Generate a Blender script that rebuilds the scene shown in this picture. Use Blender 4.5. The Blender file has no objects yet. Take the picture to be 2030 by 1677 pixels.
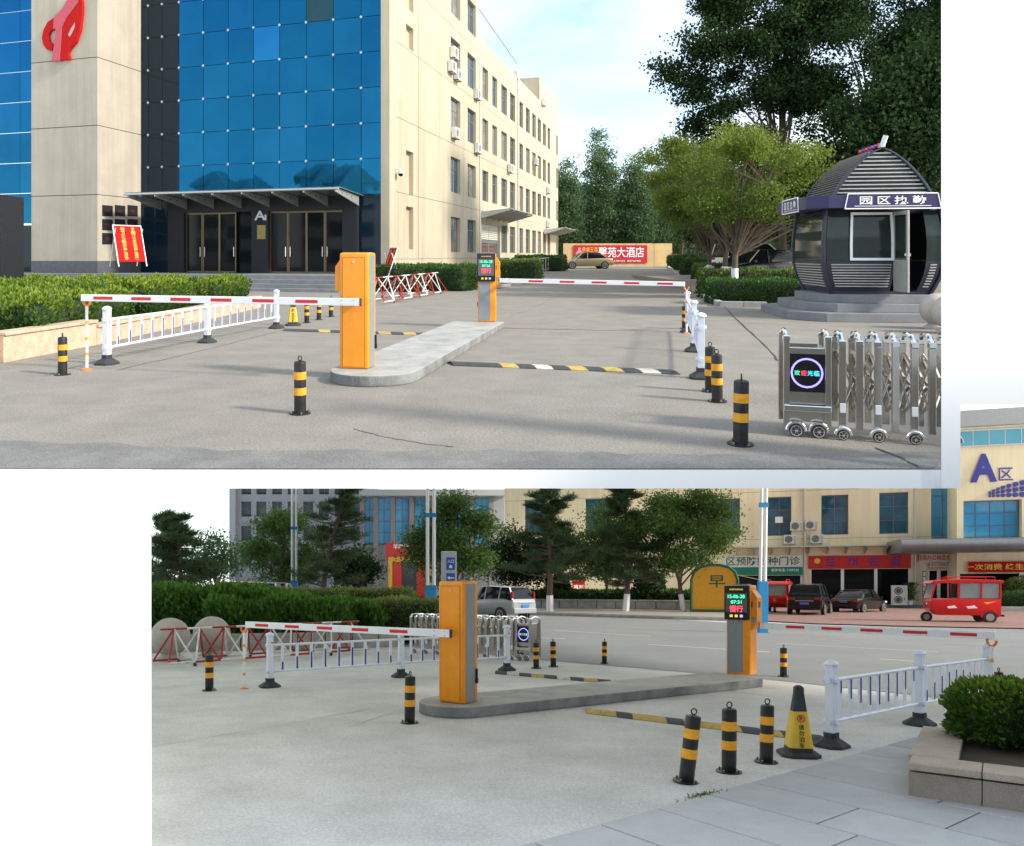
import bpy, bmesh, math, random
import numpy as np
from mathutils import Matrix, Vector
R_ = math.radians
scene = bpy.context.scene
COL = scene.collection
random.seed(7)

# ------------------------------------------------------------------ camera
F = 1456.0; CXP = 933.0; H1 = 507.0; H2 = 1160.0; EYE = 1.75
SLOPE = (H2 - H1) / F                    # the lower forecourt lies on ground that falls away from the viewer
cd = bpy.data.cameras.new('camera'); cam = bpy.data.objects.new('camera', cd); COL.objects.link(cam)
cam.location = (0, 0, EYE); cam.rotation_euler = (R_(90), 0, 0)
cd.sensor_width = 36.0; cd.lens = F / 2030.0 * 36.0
cd.shift_x = (1015 - CXP) / 2030.0; cd.shift_y = -(838.5 - H1) / 2030.0
cd.clip_start = 0.1; cd.clip_end = 2000
scene.camera = cam
# ------------------------------------------------------------------ sky and sun
SUN_EL, SUN_AZ = 33.0, 24.0              # sun stands to the right, a little behind the viewer
SUN_S, SKY_W = 1.9, 1.0
w = bpy.data.worlds.new('World'); scene.world = w; w.use_nodes = True
nt = w.node_tree; nt.nodes.clear()
def nd(nt, t, **k):
    n = nt.nodes.new(t)
    for a, b in k.items():
        if a in n.inputs.keys(): n.inputs[a].default_value = b
        else: setattr(n, a, b)
    return n
tc = nd(nt, 'ShaderNodeTexCoord'); sp = nd(nt, 'ShaderNodeSeparateXYZ'); cb = nd(nt, 'ShaderNodeCombineXYZ')
mx = nd(nt, 'ShaderNodeMath', operation='MAXIMUM'); mx.inputs[1].default_value = 0.06
nt.links.new(tc.outputs['Generated'], sp.inputs[0]); nt.links.new(sp.outputs[2], mx.inputs[0])
nt.links.new(sp.outputs[0], cb.inputs[0]); nt.links.new(sp.outputs[1], cb.inputs[1]); nt.links.new(mx.outputs[0], cb.inputs[2])
sky = nd(nt, 'ShaderNodeTexSky', sky_type='NISHITA', sun_disc=False, sun_elevation=R_(SUN_EL), sun_rotation=R_(90 + SUN_AZ), dust_density=1.5)
nt.links.new(cb.outputs[0], sky.inputs[0])
g = nd(nt, 'ShaderNodeVectorMath', operation='SCALE'); g.inputs['Scale'].default_value = 0.15
nt.links.new(sky.outputs[0], g.inputs[0])
nz = nd(nt, 'ShaderNodeTexNoise', Scale=2.2, Detail=7.0, Roughness=0.55, Distortion=0.4)
mp = nd(nt, 'ShaderNodeMapping'); mp.inputs['Scale'].default_value = (1, 1, 2.2); mp.inputs['Location'].default_value = (6.8, 0, 0)
nt.links.new(cb.outputs[0], mp.inputs[0]); nt.links.new(mp.outputs[0], nz.inputs['Vector'])
mr = nd(nt, 'ShaderNodeMapRange'); mr.inputs[1].default_value = .36; mr.inputs[2].default_value = .60; mr.inputs[3].default_value = .02; mr.inputs[4].default_value = .85
nt.links.new(nz.outputs[0], mr.inputs[0])
mixn = nd(nt, 'ShaderNodeMix', data_type='RGBA'); mixn.inputs['B'].default_value = (1, 1, 1, 1)
for s in mixn.inputs:
    if s.identifier == 'B_Color': s.default_value = (.51, .545, .56, 1)
nt.links.new(mr.outputs[0], [s for s in mixn.inputs if s.identifier == 'Factor_Float'][0])
nt.links.new(g.outputs[0], [s for s in mixn.inputs if s.identifier == 'A_Color'][0])
bg = nd(nt, 'ShaderNodeBackground', Strength=SKY_W)
nt.links.new([s for s in mixn.outputs if s.identifier == 'Result_Color'][0], bg.inputs[0])
wo = nd(nt, 'ShaderNodeOutputWorld'); nt.links.new(bg.outputs[0], wo.inputs[0])
sd = bpy.data.lights.new('sun', 'SUN'); sd.energy = SUN_S; sd.angle = R_(6.0); sd.color = (1, .94, .82)
sun = bpy.data.objects.new('sun', sd); COL.objects.link(sun)
ts = Vector((math.cos(R_(SUN_EL)) * math.cos(R_(SUN_AZ)), -math.cos(R_(SUN_EL)) * math.sin(R_(SUN_AZ)), math.sin(R_(SUN_EL))))
sun.rotation_euler = ts.to_track_quat('Z', 'Y').to_euler(); sun.location = (30, -10, 30)
vs = scene.view_settings; vs.view_transform = 'Standard'; vs.look = 'None'; vs.exposure = 1.34; vs.gamma = 1.0
scene.render.engine = 'CYCLES'; scene.cycles.max_bounces = 6; scene.cycles.diffuse_bounces = 3; scene.cycles.glossy_bounces = 3
scene.cycles.transparent_max_bounces = 8; scene.cycles.use_denoising = True

# ------------------------------------------------------------------ helpers: places
def gz(y):                                # the street of the upper forecourt climbs gently at its far end
    t = min(max((y - 36) / 30.0, 0), 1); return .6 * t * t * (3 - 2 * t)
def U(px, py): y = EYE * F / (py - H1); return ((px - CXP) / F * y, y)
def L(px, py): y = EYE * F / (py - H2); return ((px - CXP) / F * y, y)
def X(px, y): return (px - CXP) / F * y
def ZU(py, y): return EYE - (py - H1) / F * y
def ZL(py, y): return EYE - (py - H2) / F * y
RX, RY = .281, .960                       # road direction above; the facade runs at right angles to it
YAW = -math.atan2(.281, .960)

# ------------------------------------------------------------------ helpers: materials
MATS = {}
def mat(name, col, rough=.6, metal=0., var=.12, scale=6., bump=0., bscale=60., spec=.5, coat=0., fine=0., streak=0.):
    if name in MATS: return MATS[name]
    m = bpy.data.materials.new(name); m.use_nodes = True; n = m.node_tree; b = n.nodes['Principled BSDF']
    b.inputs['Roughness'].default_value = rough; b.inputs['Metallic'].default_value = metal
    b.inputs['Specular IOR Level'].default_value = spec; b.inputs['Coat Weight'].default_value = coat
    c = (*col, 1) if len(col) == 3 else col
    b.inputs['Base Color'].default_value = c
    if var > 0 or bump > 0:
        t = nd(n, 'ShaderNodeTexCoord')
    if var > 0:
        a = nd(n, 'ShaderNodeTexNoise', Scale=scale, Detail=6.0, Roughness=.62)
        n.links.new(t.outputs['Object'], a.inputs['Vector'])
        r = nd(n, 'ShaderNodeValToRGB'); n.links.new(a.outputs[0], r.inputs[0])
        r.color_ramp.elements[0].position = .32; r.color_ramp.elements[1].position = .68
        r.color_ramp.elements[0].color = tuple(max(0, x * (1 - var)) for x in c[:3]) + (1,)
        r.color_ramp.elements[1].color = tuple(min(1, x * (1 + var)) for x in c[:3]) + (1,)
        out = r.outputs[0]
        if fine > 0:
            a2 = nd(n, 'ShaderNodeTexNoise', Scale=bscale * 2, Detail=2.0); n.links.new(t.outputs['Object'], a2.inputs['Vector'])
            m2 = nd(n, 'ShaderNodeMapRange'); m2.inputs[1].default_value = .3; m2.inputs[2].default_value = .7
            m2.inputs[3].default_value = 1 - fine; m2.inputs[4].default_value = 1 + fine; n.links.new(a2.outputs[0], m2.inputs[0])
            v = nd(n, 'ShaderNodeVectorMath', operation='SCALE'); n.links.new(out, v.inputs[0]); n.links.new(m2.outputs[0], v.inputs['Scale']); out = v.outputs[0]
        if streak > 0:                        # rain streaks and runs: noise drawn out downwards
            mp_ = nd(n, 'ShaderNodeMapping'); mp_.inputs['Scale'].default_value = (1.6, 1.6, .07); n.links.new(t.outputs['Object'], mp_.inputs[0])
            a3 = nd(n, 'ShaderNodeTexNoise', Scale=1.0, Detail=5.0, Roughness=.7); n.links.new(mp_.outputs[0], a3.inputs['Vector'])
            m3 = nd(n, 'ShaderNodeMapRange'); m3.inputs[1].default_value = .38; m3.inputs[2].default_value = .62; m3.inputs[3].default_value = 1 - streak; m3.inputs[4].default_value = 1 + streak * .3; n.links.new(a3.outputs[0], m3.inputs[0])
            v3 = nd(n, 'ShaderNodeVectorMath', operation='SCALE'); n.links.new(out, v3.inputs[0]); n.links.new(m3.outputs[0], v3.inputs['Scale']); out = v3.outputs[0]
        n.links.new(out, b.inputs['Base Color'])
    if bump > 0:
        a = nd(n, 'ShaderNodeTexNoise', Scale=bscale, Detail=4.0); n.links.new(t.outputs['Object'], a.inputs['Vector'])
        bp = nd(n, 'ShaderNodeBump', Strength=bump, Distance=.02 if bscale > 3 else .05); n.links.new(a.outputs[0], bp.inputs['Height'])
        n.links.new(bp.outputs[0], b.inputs['Normal'])
    MATS[name] = m; return m
def emat(name, col, s):
    m = bpy.data.materials.new(name); m.use_nodes = True; b = m.node_tree.nodes['Principled BSDF']
    b.inputs['Base Color'].default_value = (*[c * .3 for c in col], 1); b.inputs['Emission Color'].default_value = (*col, 1); b.inputs['Emission Strength'].default_value = s
    MATS[name] = m; return m
def leafmat(name, c1, c2, trans=.35, rough=.55, spec=.3):
    m = bpy.data.materials.new(name); m.use_nodes = True; n = m.node_tree; b = n.nodes['Principled BSDF']
    at = nd(n, 'ShaderNodeAttribute', attribute_name='tint'); r = nd(n, 'ShaderNodeMix', data_type='RGBA')
    fa = [s for s in r.inputs if s.identifier == 'Factor_Float'][0]; A = [s for s in r.inputs if s.identifier == 'A_Color'][0]; B = [s for s in r.inputs if s.identifier == 'B_Color'][0]
    A.default_value = (*c1, 1); B.default_value = (*c2, 1); n.links.new(at.outputs['Fac'], fa)
    o = [s for s in r.outputs if s.identifier == 'Result_Color'][0]
    n.links.new(o, b.inputs['Base Color']); b.inputs['Roughness'].default_value = rough; b.inputs['Specular IOR Level'].default_value = spec
    tr = nd(n, 'ShaderNodeBsdfTranslucent'); n.links.new(o, tr.inputs[0]); ms = nd(n, 'ShaderNodeMixShader'); ms.inputs[0].default_value = trans
    n.links.new(b.outputs[0], ms.inputs[1]); n.links.new(tr.outputs[0], ms.inputs[2]); n.links.new(ms.outputs[0], n.nodes['Material Output'].inputs[0])
    MATS[name] = m; return m

# ------------------------------------------------------------------ helpers: meshes
class MB:
    def __init__(s): s.v = []; s.f = []; s.m = []
    def add(s, vs, fs, m=0):
        o = len(s.v); s.v += [tuple(p) for p in vs]; s.f += [tuple(i + o for i in f) for f in fs]; s.m += [m] * len(fs); return s
    def box(s, x0, x1, y0, y1, z0, z1, m=0):
        return s.add([(x0, y0, z0), (x1, y0, z0), (x1, y1, z0), (x0, y1, z0), (x0, y0, z1), (x1, y0, z1), (x1, y1, z1), (x0, y1, z1)],
                     [(0, 3, 2, 1), (4, 5, 6, 7), (0, 1, 5, 4), (1, 2, 6, 5), (2, 3, 7, 6), (3, 0, 4, 7)], m)
    def cbox(s, cx, cy, cz, sx, sy, sz, m=0): return s.box(cx - sx / 2, cx + sx / 2, cy - sy / 2, cy + sy / 2, cz - sz / 2, cz + sz / 2, m)
    def bar(s, p, q, wd, ht, m=0, up=(0, 0, 1)):      # box along a line
        p = Vector(p); q = Vector(q); d = (q - p); d.normalize(); u = Vector(up)
        if abs(d.dot(u)) > .95: u = Vector((0, 1, 0))
        sd_ = d.cross(u).normalized(); u = sd_.cross(d).normalized()
        vs = []
        for c in (p, q):
            for a, b in ((-1, -1), (1, -1), (1, 1), (-1, 1)): vs.append(c + sd_ * a * wd / 2 + u * b * ht / 2)
        return s.add(vs, [(3, 2, 1, 0), (4, 5, 6, 7), (0, 1, 5, 4), (1, 2, 6, 5), (2, 3, 7, 6), (3, 0, 4, 7)], m)
    def cyl(s, p, q, r0, r1=None, n=12, m=0, caps=True):
        r1 = r0 if r1 is None else r1
        p = Vector(p); q = Vector(q); d = (q - p).normalized(); a = d.orthogonal().normalized(); b = d.cross(a)
        vs = [c + (a * math.cos(2 * math.pi * i / n) + b * math.sin(2 * math.pi * i / n)) * r for c, r in ((p, r0), (q, r1)) for i in range(n)]
        fs = [(i, (i + 1) % n, n + (i + 1) % n, n + i) for i in range(n)]
        if caps: fs += [tuple(range(n - 1, -1, -1)), tuple(range(n, 2 * n))]
        return s.add(vs, fs, m)
    def tube(s, pts, r, n=6, m=0):
        pts = [Vector(p) for p in pts]; rs = r if isinstance(r, (list, tuple)) else [r] * len(pts); vs = []; prev = None
        for i, p in enumerate(pts):
            d = (pts[min(i + 1, len(pts) - 1)] - pts[max(i - 1, 0)]).normalized()
            a = d.orthogonal().normalized() if prev is None else (prev - d * prev.dot(d)).normalized()
            prev = a; b = d.cross(a)
            vs += [p + (a * math.cos(2 * math.pi * k / n) + b * math.sin(2 * math.pi * k / n)) * rs[i] for k in range(n)]
        fs = [(i * n + k, i * n + (k + 1) % n, (i + 1) * n + (k + 1) % n, (i + 1) * n + k) for i in range(len(pts) - 1) for k in range(n)]
        fs += [tuple(range(n - 1, -1, -1)), tuple(range((len(pts) - 1) * n, len(pts) * n))]
        return s.add(vs, fs, m)
    def lathe(s, prof, n=20, c=(0, 0), m=0):
        vs = []; fs = []
        for r, z in prof: vs += [(c[0] + r * math.cos(2 * math.pi * i / n), c[1] + r * math.sin(2 * math.pi * i / n), z) for i in range(n)]
        for k in range(len(prof) - 1): fs += [(k * n + i, k * n + (i + 1) % n, (k + 1) * n + (i + 1) % n, (k + 1) * n + i) for i in range(n)]
        fs += [tuple(range(n - 1, -1, -1)), tuple(range((len(prof) - 1) * n, len(prof) * n))]
        return s.add(vs, fs, m)
    def prism(s, poly, a0, a1, axis='z', m=0):        # a polygon given in the other two axes, extruded along one
        n = len(poly); mk = {'z': lambda u, v, t: (u, v, t), 'y': lambda u, v, t: (u, t, v), 'x': lambda u, v, t: (t, u, v)}[axis]
        vs = [mk(u, v, a0) for u, v in poly] + [mk(u, v, a1) for u, v in poly]
        return s.add(vs, [tuple(range(n - 1, -1, -1)), tuple(range(n, 2 * n))] + [(i, (i + 1) % n, n + (i + 1) % n, n + i) for i in range(n)], m)
    def loft(s, rings, m=0, closed=True, caps=True):
        n = len(rings[0]); vs = [p for r in rings for p in r]; fs = []
        for k in range(len(rings) - 1):
            for i in range(n if closed else n - 1): fs.append((k * n + i, k * n + (i + 1) % n, (k + 1) * n + (i + 1) % n, (k + 1) * n + i))
        if caps: fs += [tuple(range(n - 1, -1, -1)), tuple(range((len(rings) - 1) * n, len(rings) * n))]
        return s.add(vs, fs, m)

LOWER = []; SIDE = ['U']
def mesh_of(name, mb, bevel=0., smooth=False, segs=2):
    me = bpy.data.meshes.new(name)
    me.from_pydata(mb.v, [], mb.f); me.validate()
    if any(mb.m) and len(me.polygons) == len(mb.m): me.polygons.foreach_set('material_index', mb.m)
    bm = bmesh.new(); bm.from_mesh(me)
    bmesh.ops.recalc_face_normals(bm, faces=bm.faces)
    if bevel > 0:
        ed = [e for e in bm.edges if len(e.link_faces) == 2 and e.calc_face_angle(0) > .6]
        bmesh.ops.bevel(bm, geom=ed, offset=bevel, segments=segs, affect='EDGES', profile=.6, clamp_overlap=True)
    for f in bm.faces: f.smooth = smooth
    if smooth:
        for e in bm.edges: e.smooth = not (len(e.link_faces) == 2 and e.calc_face_angle(0) > .7)
    bm.to_mesh(me); bm.free(); return me
def link(o, parent=None):
    COL.objects.link(o)
    if parent is not None: o.parent = parent
    elif SIDE[0] == 'L': LOWER.append(o)
    return o
def obj(name, mb, m, parent=None, bevel=0., smooth=False, segs=2, label=None):
    me = mb if isinstance(mb, bpy.types.Mesh) else mesh_of(name, mb, bevel, smooth, segs)
    if len(me.materials) == 0:
        for q in (m if isinstance(m, (list, tuple)) else [m]): me.materials.append(q)
    o = bpy.data.objects.new(name, me)
    if label: o['label'] = label
    return link(o, parent)
def tag(o, label=None, cat=None, group=None, kind=None):
    if label: o['label'] = label
    if cat: o['category'] = cat
    if group: o['group'] = group
    if kind: o['kind'] = kind
    return o
def thing(name, label, cat, loc=(0, 0, 0), rz=0, group=None):
    o = bpy.data.objects.new(name, None); o.empty_display_size = .2
    loc = (loc[0], loc[1], gz(loc[1]) if SIDE[0] == 'U' else 0) if len(loc) == 2 else loc
    o.location = loc; o.rotation_euler = (0, 0, rz); link(o)
    return tag(o, label, cat, group)
def struct(name, mb, m, **k): return tag(obj(name, mb, m, **k), kind='structure')
def kids(o): return [c for c in bpy.data.objects if c.parent == o]
CH = {}
def copy_thing(src, loc, rz, label, group=None, scale=None):
    r = src.copy(); link(r); r.location = (loc[0], loc[1], gz(loc[1]) if SIDE[0] == 'U' else 0) if len(loc) == 2 else loc
    r.rotation_euler = (0, 0, rz); r['label'] = label
    if group: r['group'] = group
    if scale: r.scale = scale if isinstance(scale, (tuple, list)) else (scale,) * 3
    if src.name not in CH: CH[src.name] = [(c, [(d) for d in kids(c)]) for c in kids(src)]
    for c, ds in CH[src.name]:
        a = c.copy(); link(a, r)
        for d in ds: b = d.copy(); link(b, a)
    return r
TXT = {}
def text_mb(s, size=1., ext=.01, bold=.0, space=1., line=1.):
    key = (s, ext, bold, space, line)
    if key not in TXT:
        c = bpy.data.curves.new('lettering', 'FONT'); c.body = s; c.size = 1; c.extrude = 0; c.offset = bold; c.align_x = 'CENTER'; c.align_y = 'CENTER'
        c.space_character = space; c.space_line = line; c.resolution_u = 3
        o = bpy.data.objects.new('lettering', c); COL.objects.link(o)
        dg = bpy.context.evaluated_depsgraph_get(); me = o.evaluated_get(dg).to_mesh()
        TXT[key] = ([tuple(v.co) for v in me.vertices], [tuple(p.vertices) for p in me.polygons])
        o.evaluated_get(dg).to_mesh_clear(); bpy.data.objects.remove(o); bpy.data.curves.remove(c)
    V, P = TXT[key]; mb = MB()
    mb.add([(v[0] * size, -ext, v[1] * size) for v in V], P)          # stands in the x-z plane and faces -y
    return mb
def moved(mb, M):
    for i, v in enumerate(mb.v): mb.v[i] = tuple(M @ Vector(v))
    return mb
def txt(name, s, size, M, m, parent, bold=.0, space=1., line=1., wide=None, high=None):
    mb = text_mb(s, size, 0, bold, space, line)
    xs = [v[0] for v in mb.v]; zs = [v[2] for v in mb.v]; cx = (min(xs) + max(xs)) / 2; cz = (min(zs) + max(zs)) / 2
    kx = (wide / (max(xs) - min(xs))) if wide else 1; kz = (high / (max(zs) - min(zs))) if high else (kx if wide else 1)
    mb.v = [((v[0] - cx) * kx, v[1], (v[2] - cz) * kz) for v in mb.v]
    return obj(name, moved(mb, M), m, parent)
T = Matrix.Translation
def RZ(a): return Matrix.Rotation(a, 4, 'Z')

# ------------------------------------------------------------------ materials
M_WHITE = mat('white_board_paint', (.96, .96, .955), .7, var=0)
M_ASPH = mat('forecourt_concrete', (.238, .219, .187), .92, var=.13, scale=1.3, bump=.5, bscale=24, fine=.26)
M_LCON = mat('lower_concrete', (.59, .575, .545), .92, var=.13, scale=1.1, bump=.4, bscale=24, fine=.16)
M_STREET = mat('street_asphalt', (.26, .264, .268), .9, var=.08, scale=.4, bump=.3, bscale=40, fine=.08)
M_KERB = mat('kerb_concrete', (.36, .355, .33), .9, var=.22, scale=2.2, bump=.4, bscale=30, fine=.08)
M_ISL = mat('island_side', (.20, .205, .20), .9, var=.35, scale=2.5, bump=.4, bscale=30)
M_GRAN = mat('pink_granite', (.56, .41, .29), .7, var=.2, scale=7, bump=.1, fine=.18)
M_GSLAB = [mat('grey_paving_a', (.43, .435, .435), .85, var=.07, scale=3, fine=.1, bscale=60), mat('grey_paving_b', (.48, .485, .48), .85, var=.07, scale=3, fine=.1, bscale=60),
           mat('grey_paving_c', (.38, .39, .395), .85, var=.07, scale=3, fine=.1, bscale=60)]
M_JOINT = mat('paving_joint', (.09, .085, .075), .95)
M_CREAM = mat('cream_render', (.49, .43, .315), .9, var=.07, scale=.5, bump=.15, bscale=50, streak=.14)
M_CREAM2 = mat('pale_cream_render', (.42, .375, .305), .9, var=.08, scale=.6, bump=.15, bscale=50, streak=.12)
M_LCREAM = mat('yellow_cream_render', (.86, .74, .49), .9, var=.05, scale=.3, streak=.10)
M_DGRAN = mat('dark_granite', (.02, .021, .025), .5, var=.4, scale=20, spec=.25)
M_PLINTH = mat('plinth_stone', (.09, .095, .11), .6, var=.2)
M_STONE = mat('step_stone', (.21, .215, .225), .8, var=.15, scale=2, fine=.1)
M_ORANGE = mat('orange_paint', (.86, .30, .012), .42, var=.06, scale=5, coat=.1, streak=.12)
M_GREYP = mat('grey_paint', (.24, .265, .28), .45, var=.04)
M_BLACK = mat('black_paint', (.014, .014, .014), .42, var=.6, scale=14, bump=.1)
M_YEL = mat('yellow_tape', (.80, .36, .02), .5, var=.18, scale=22)
M_RUB = mat('black_rubber', (.035, .037, .04), .75, var=.25, scale=12)
M_ARM = mat('arm_white', (.80, .80, .81), .35, var=.03)
M_RED = mat('red_reflector', (.62, .015, .02), .4, var=.05)
M_FW = mat('fence_white', (.72, .76, .84), .4, var=.04, scale=4)
M_FB = mat('fence_blue', (.035, .05, .28), .4, var=.05)
M_RFL = mat('orange_reflector', (.85, .20, .02), .35, var=.05)
M_STEEL = mat('stainless_steel', (.62, .59, .54), .22, 1.0, var=.06, scale=3)
M_CHROME = mat('chrome', (.82, .82, .82), .1, 1.0, var=0)
M_DARKG = mat('dark_glass', (.008, .010, .012), .05, var=0, spec=.25)
M_WING = mat('window_glass', (.045, .07, .09), .06, var=.3, scale=.8, spec=.9)
M_LBLUE = mat('light_blue_glass', (.04, .30, .55), .06, var=.2, scale=.25, spec=.9)
M_FRAME = mat('window_frame_grey', (.16, .16, .17), .5, var=.05)
M_ALU = mat('aluminium', (.55, .55, .54), .35, .6, var=.05)
M_BRONZE = mat('bronze_frame', (.20, .155, .09), .35, .7, var=.08)
M_REDP = mat('red_paint', (.45, .010, .010), .8, var=.06, spec=.15)
M_REDB = mat('banner_red', (.52, .012, .03), .7, var=.08)
M_TXTY = mat('yellow_lettering', (.85, .55, .08), .6, var=0)
M_TXTW = mat('white_lettering', (.88, .88, .90), .6, var=0)
M_TXTD = mat('dark_lettering', (.02, .02, .02), .6, var=0)
M_NAVY = mat('navy_panel', (.022, .018, .085), .4, var=.06)
M_KFR = mat('kiosk_frame', (.028, .031, .05), .4, var=.08)
M_ACW = mat('ac_casing', (.66, .65, .60), .55, var=.06)
M_ACG = mat('ac_grille', (.10, .10, .10), .6, var=.1)
M_SOIL = mat('soil', (.06, .045, .03), .95, var=.3)
M_BARK = mat('bark', (.11, .085, .06), .95, var=.3, scale=9, bump=.5, bscale=25)
M_LIME = mat('limewash', (.72, .73, .73), .9, var=.1, scale=9)
M_LG = leafmat('leaf_green', (.04, .095, .02), (.14, .235, .055), .42)
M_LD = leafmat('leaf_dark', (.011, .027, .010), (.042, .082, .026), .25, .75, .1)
M_LP = leafmat('leaf_poplar', (.045, .10, .045), (.13, .21, .09), .45)
M_LY = leafmat('leaf_yellow_green', (.06, .12, .01), (.26, .33, .03), .4)
M_LGK = leafmat('leaf_ginkgo', (.06, .12, .02), (.24, .30, .04), .5)
M_PINE = leafmat('pine_needles', (.032, .065, .026), (.10, .155, .058), .25)
M_JUN = leafmat('juniper', (.035, .115, .018), (.12, .25, .04), .25)
M_HD = leafmat('clipped_hedge', (.018, .06, .01), (.07, .15, .025), .25)
M_HL = leafmat('pale_hedge', (.08, .13, .03), (.25, .30, .09), .35)
M_SHR = leafmat('glossy_shrub', (.022, .07, .010), (.10, .21, .025), .3, .4)
M_SHT = leafmat('glossy_shrub_tips', (.09, .17, .02), (.27, .33, .04), .4, .4)

# ------------------------------------------------------------------ upper forecourt: ground on a white edged terrace
sl = [(-9, 6.02), (3.94, 6.02), (6.1, 9.4), (13, 9.4), (16, 18), (17, 29), (36, 34), (36, 60), (30, 62), (34, 122), (6, 122), (6, 96), (-5.5, 46), (-28, 52), (-28, 26), (-14, 14)]
def in_poly_grid():
    mb = MB(); vs = [(x, y, 0) for x, y in sl]; mb.add(vs, [tuple(range(len(vs)))]); return mb
me = mesh_of('forecourt_ground', in_poly_grid()); bm = bmesh.new(); bm.from_mesh(me)
for yy in (12, 18, 24, 30, 36, 40, 44, 48, 52, 56, 60, 64, 66, 70):
    bmesh.ops.bisect_plane(bm, geom=bm.verts[:] + bm.edges[:] + bm.faces[:], plane_co=(0, yy, 0), plane_no=(0, 1, 0))
for v in bm.verts: v.co.z = gz(v.co.y)
bm.to_mesh(me); bm.free()
struct('forecourt_ground', me, M_ASPH)
struct('terrace_slab', MB().prism(sl, -.157, -.004), M_WHITE)
def white_wall(name, poly, y, th, m=M_WHITE):      # upright board whose edges are cut to face the viewer
    n = len(poly); vs_ = [(X(px, yy), yy, z if z is not None else 0) for yy in (y - th, y) for px, py in poly for z in [ZU(py, yy)]]
    return struct(name, MB().add(vs_, [tuple(range(n - 1, -1, -1)), tuple(range(n, 2 * n))] + [(i, (i + 1) % n, n + (i + 1) % n, n + i) for i in range(n)]), m)
white_wall('white_end_wall', [(1866, 968), (1904, 968), (1904, 780), (2110, 780), (2110, -120), (1866, -120)], 6.018, .05)
white_wall('white_side_wall', [(-120, 1960), (300, 1960), (300, 930), (-120, 930)], 4.6, .05)
# older, darker asphalt strip along the near edge, with a ragged border
random.seed(3)
top = []
for i in range(40):
    px = -60 + i * 50; py = 893 - 55 * max(0, 1 - abs(px - 0) / 500.) * .35 + random.uniform(-4, 4) + (6 if px > 1100 else 0)
    x, y = U(px, min(py, 918)); top.append((min(x, .6545 * y - .06), y, .004))
mb = MB(); n = len(top); mb.add(top + [(p[0] if p[0] < 3.8 else 3.8, 6.03, .004) for p in top], [(i, i + 1, n + i + 1, n + i) for i in range(n - 1)])
struct('asphalt_strip', mb, mat('old_asphalt', (.185, .18, .17), .93, var=.2, scale=2, bump=.5, bscale=50, fine=.3))
def crack(name, pts, w_, on, m):
    mb = MB(); P = []
    for (a, b) in zip(pts[:-1], pts[1:]):
        for k in range(6):
            t = k / 6; P.append((a[0] + (b[0] - a[0]) * t + random.uniform(-2.5, 2.5) * (k > 0), a[1] + (b[1] - a[1]) * t + random.uniform(-.8, .8) * (k > 0)))
    P.append(pts[-1]); Q = [on(*p) for p in P]; vs = []
    for i, q in enumerate(Q):
        d = Vector((Q[min(i + 1, len(Q) - 1)][0] - Q[max(i - 1, 0)][0], Q[min(i + 1, len(Q) - 1)][1] - Q[max(i - 1, 0)][1])).normalized(); ww = w_ * random.uniform(.4, 1.2)
        vs += [(q[0] - d.y * ww, q[1] + d.x * ww, .006), (q[0] + d.y * ww, q[1] - d.x * ww, .006)]
    mb.add(vs, [(2 * i, 2 * i + 1, 2 * i + 3, 2 * i + 2) for i in range(len(Q) - 1)])
    return struct(name, mb, m)
M_CRACK = mat('crack_dark', (.055, .05, .045), .95, var=.3)
M_LINE = mat('faint_joint', (.20, .185, .165), .95, var=.2)
crack('ground_crack', [(1432, 605), (1480, 652), (1530, 700), (1560, 735)], .022, U, M_CRACK)
crack('ground_crack', [(1735, 888), (1790, 910), (1822, 928)], .018, U, M_CRACK)
crack('ground_crack', [(700, 850), (760, 866), (840, 880), (900, 886)], .012, U, M_LINE)
crack('ground_crack', [(1150, 565), (1080, 600), (1010, 628)], .02, U, M_LINE)
crack('ground_joint', [(990, 650), (1200, 655), (1370, 652)], .03, U, M_LINE)
crack('ground_joint', [(230, 735), (420, 690), (560, 655)], .016, U, M_LINE)
crack('ground_joint', [(90, 745), (250, 700), (400, 672)], .014, U, M_LINE)
crack('ground_joint', [(1010, 575), (1180, 578), (1350, 576)], .03, U, M_LINE)

# ------------------------------------------------------------------ lower forecourt: ground, street, pavements
SIDE[0] = 'L'
gl = [(-1.9, 4.3), (9, 4.3), (60, 44), (125, 150), (-100, 150), (-40, 40), (-9, 12), (-2.75, 6.3)]
struct('lower_forecourt_ground', MB().prism(gl, -.3, 0), M_LCON)
def band(name, near, far, z, m):          # a strip between two pixel lines
    P = [(*L(*p), z) for p in near]; Q = [(*L(*p), z) for p in far]; n = len(P)
    return struct(name, MB().add(P + Q, [(i, i + 1, n + i + 1, n + i) for i in range(n - 1)]), m)
band('street', [(560, 1262), (860, 1287), (1110, 1312), (1300, 1328), (1500, 1345), (1800, 1377), (2160, 1420)],
     [(560, 1214), (860, 1216), (1110, 1219), (1300, 1226), (1500, 1238), (1800, 1243), (2160, 1250)], .006, M_STREET)
def mark(a, b, w_, m):
    p = Vector(L(*a)); q = Vector(L(*b)); d = (q - p).normalized(); o = Vector((-d.y, d.x)) * w_ / 2
    return struct('lane_marking', MB().add([(*(p - o), .011), (*(p + o), .011), (*(q + o), .011), (*(q - o), .011)], [(0, 1, 2, 3)]), m)
M_LWH = mat('worn_white_line', (.62, .62, .60), .85, var=.25, scale=5); M_LYE = mat('worn_yellow_line', (.55, .42, .26), .9, var=.25, scale=4)
mark((1285, 1278), (1525, 1293), .12, M_LWH); mark((1540, 1276), (1860, 1293), .1, M_LWH); mark((1743, 1307), (1830, 1313), .12, M_LWH)
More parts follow.
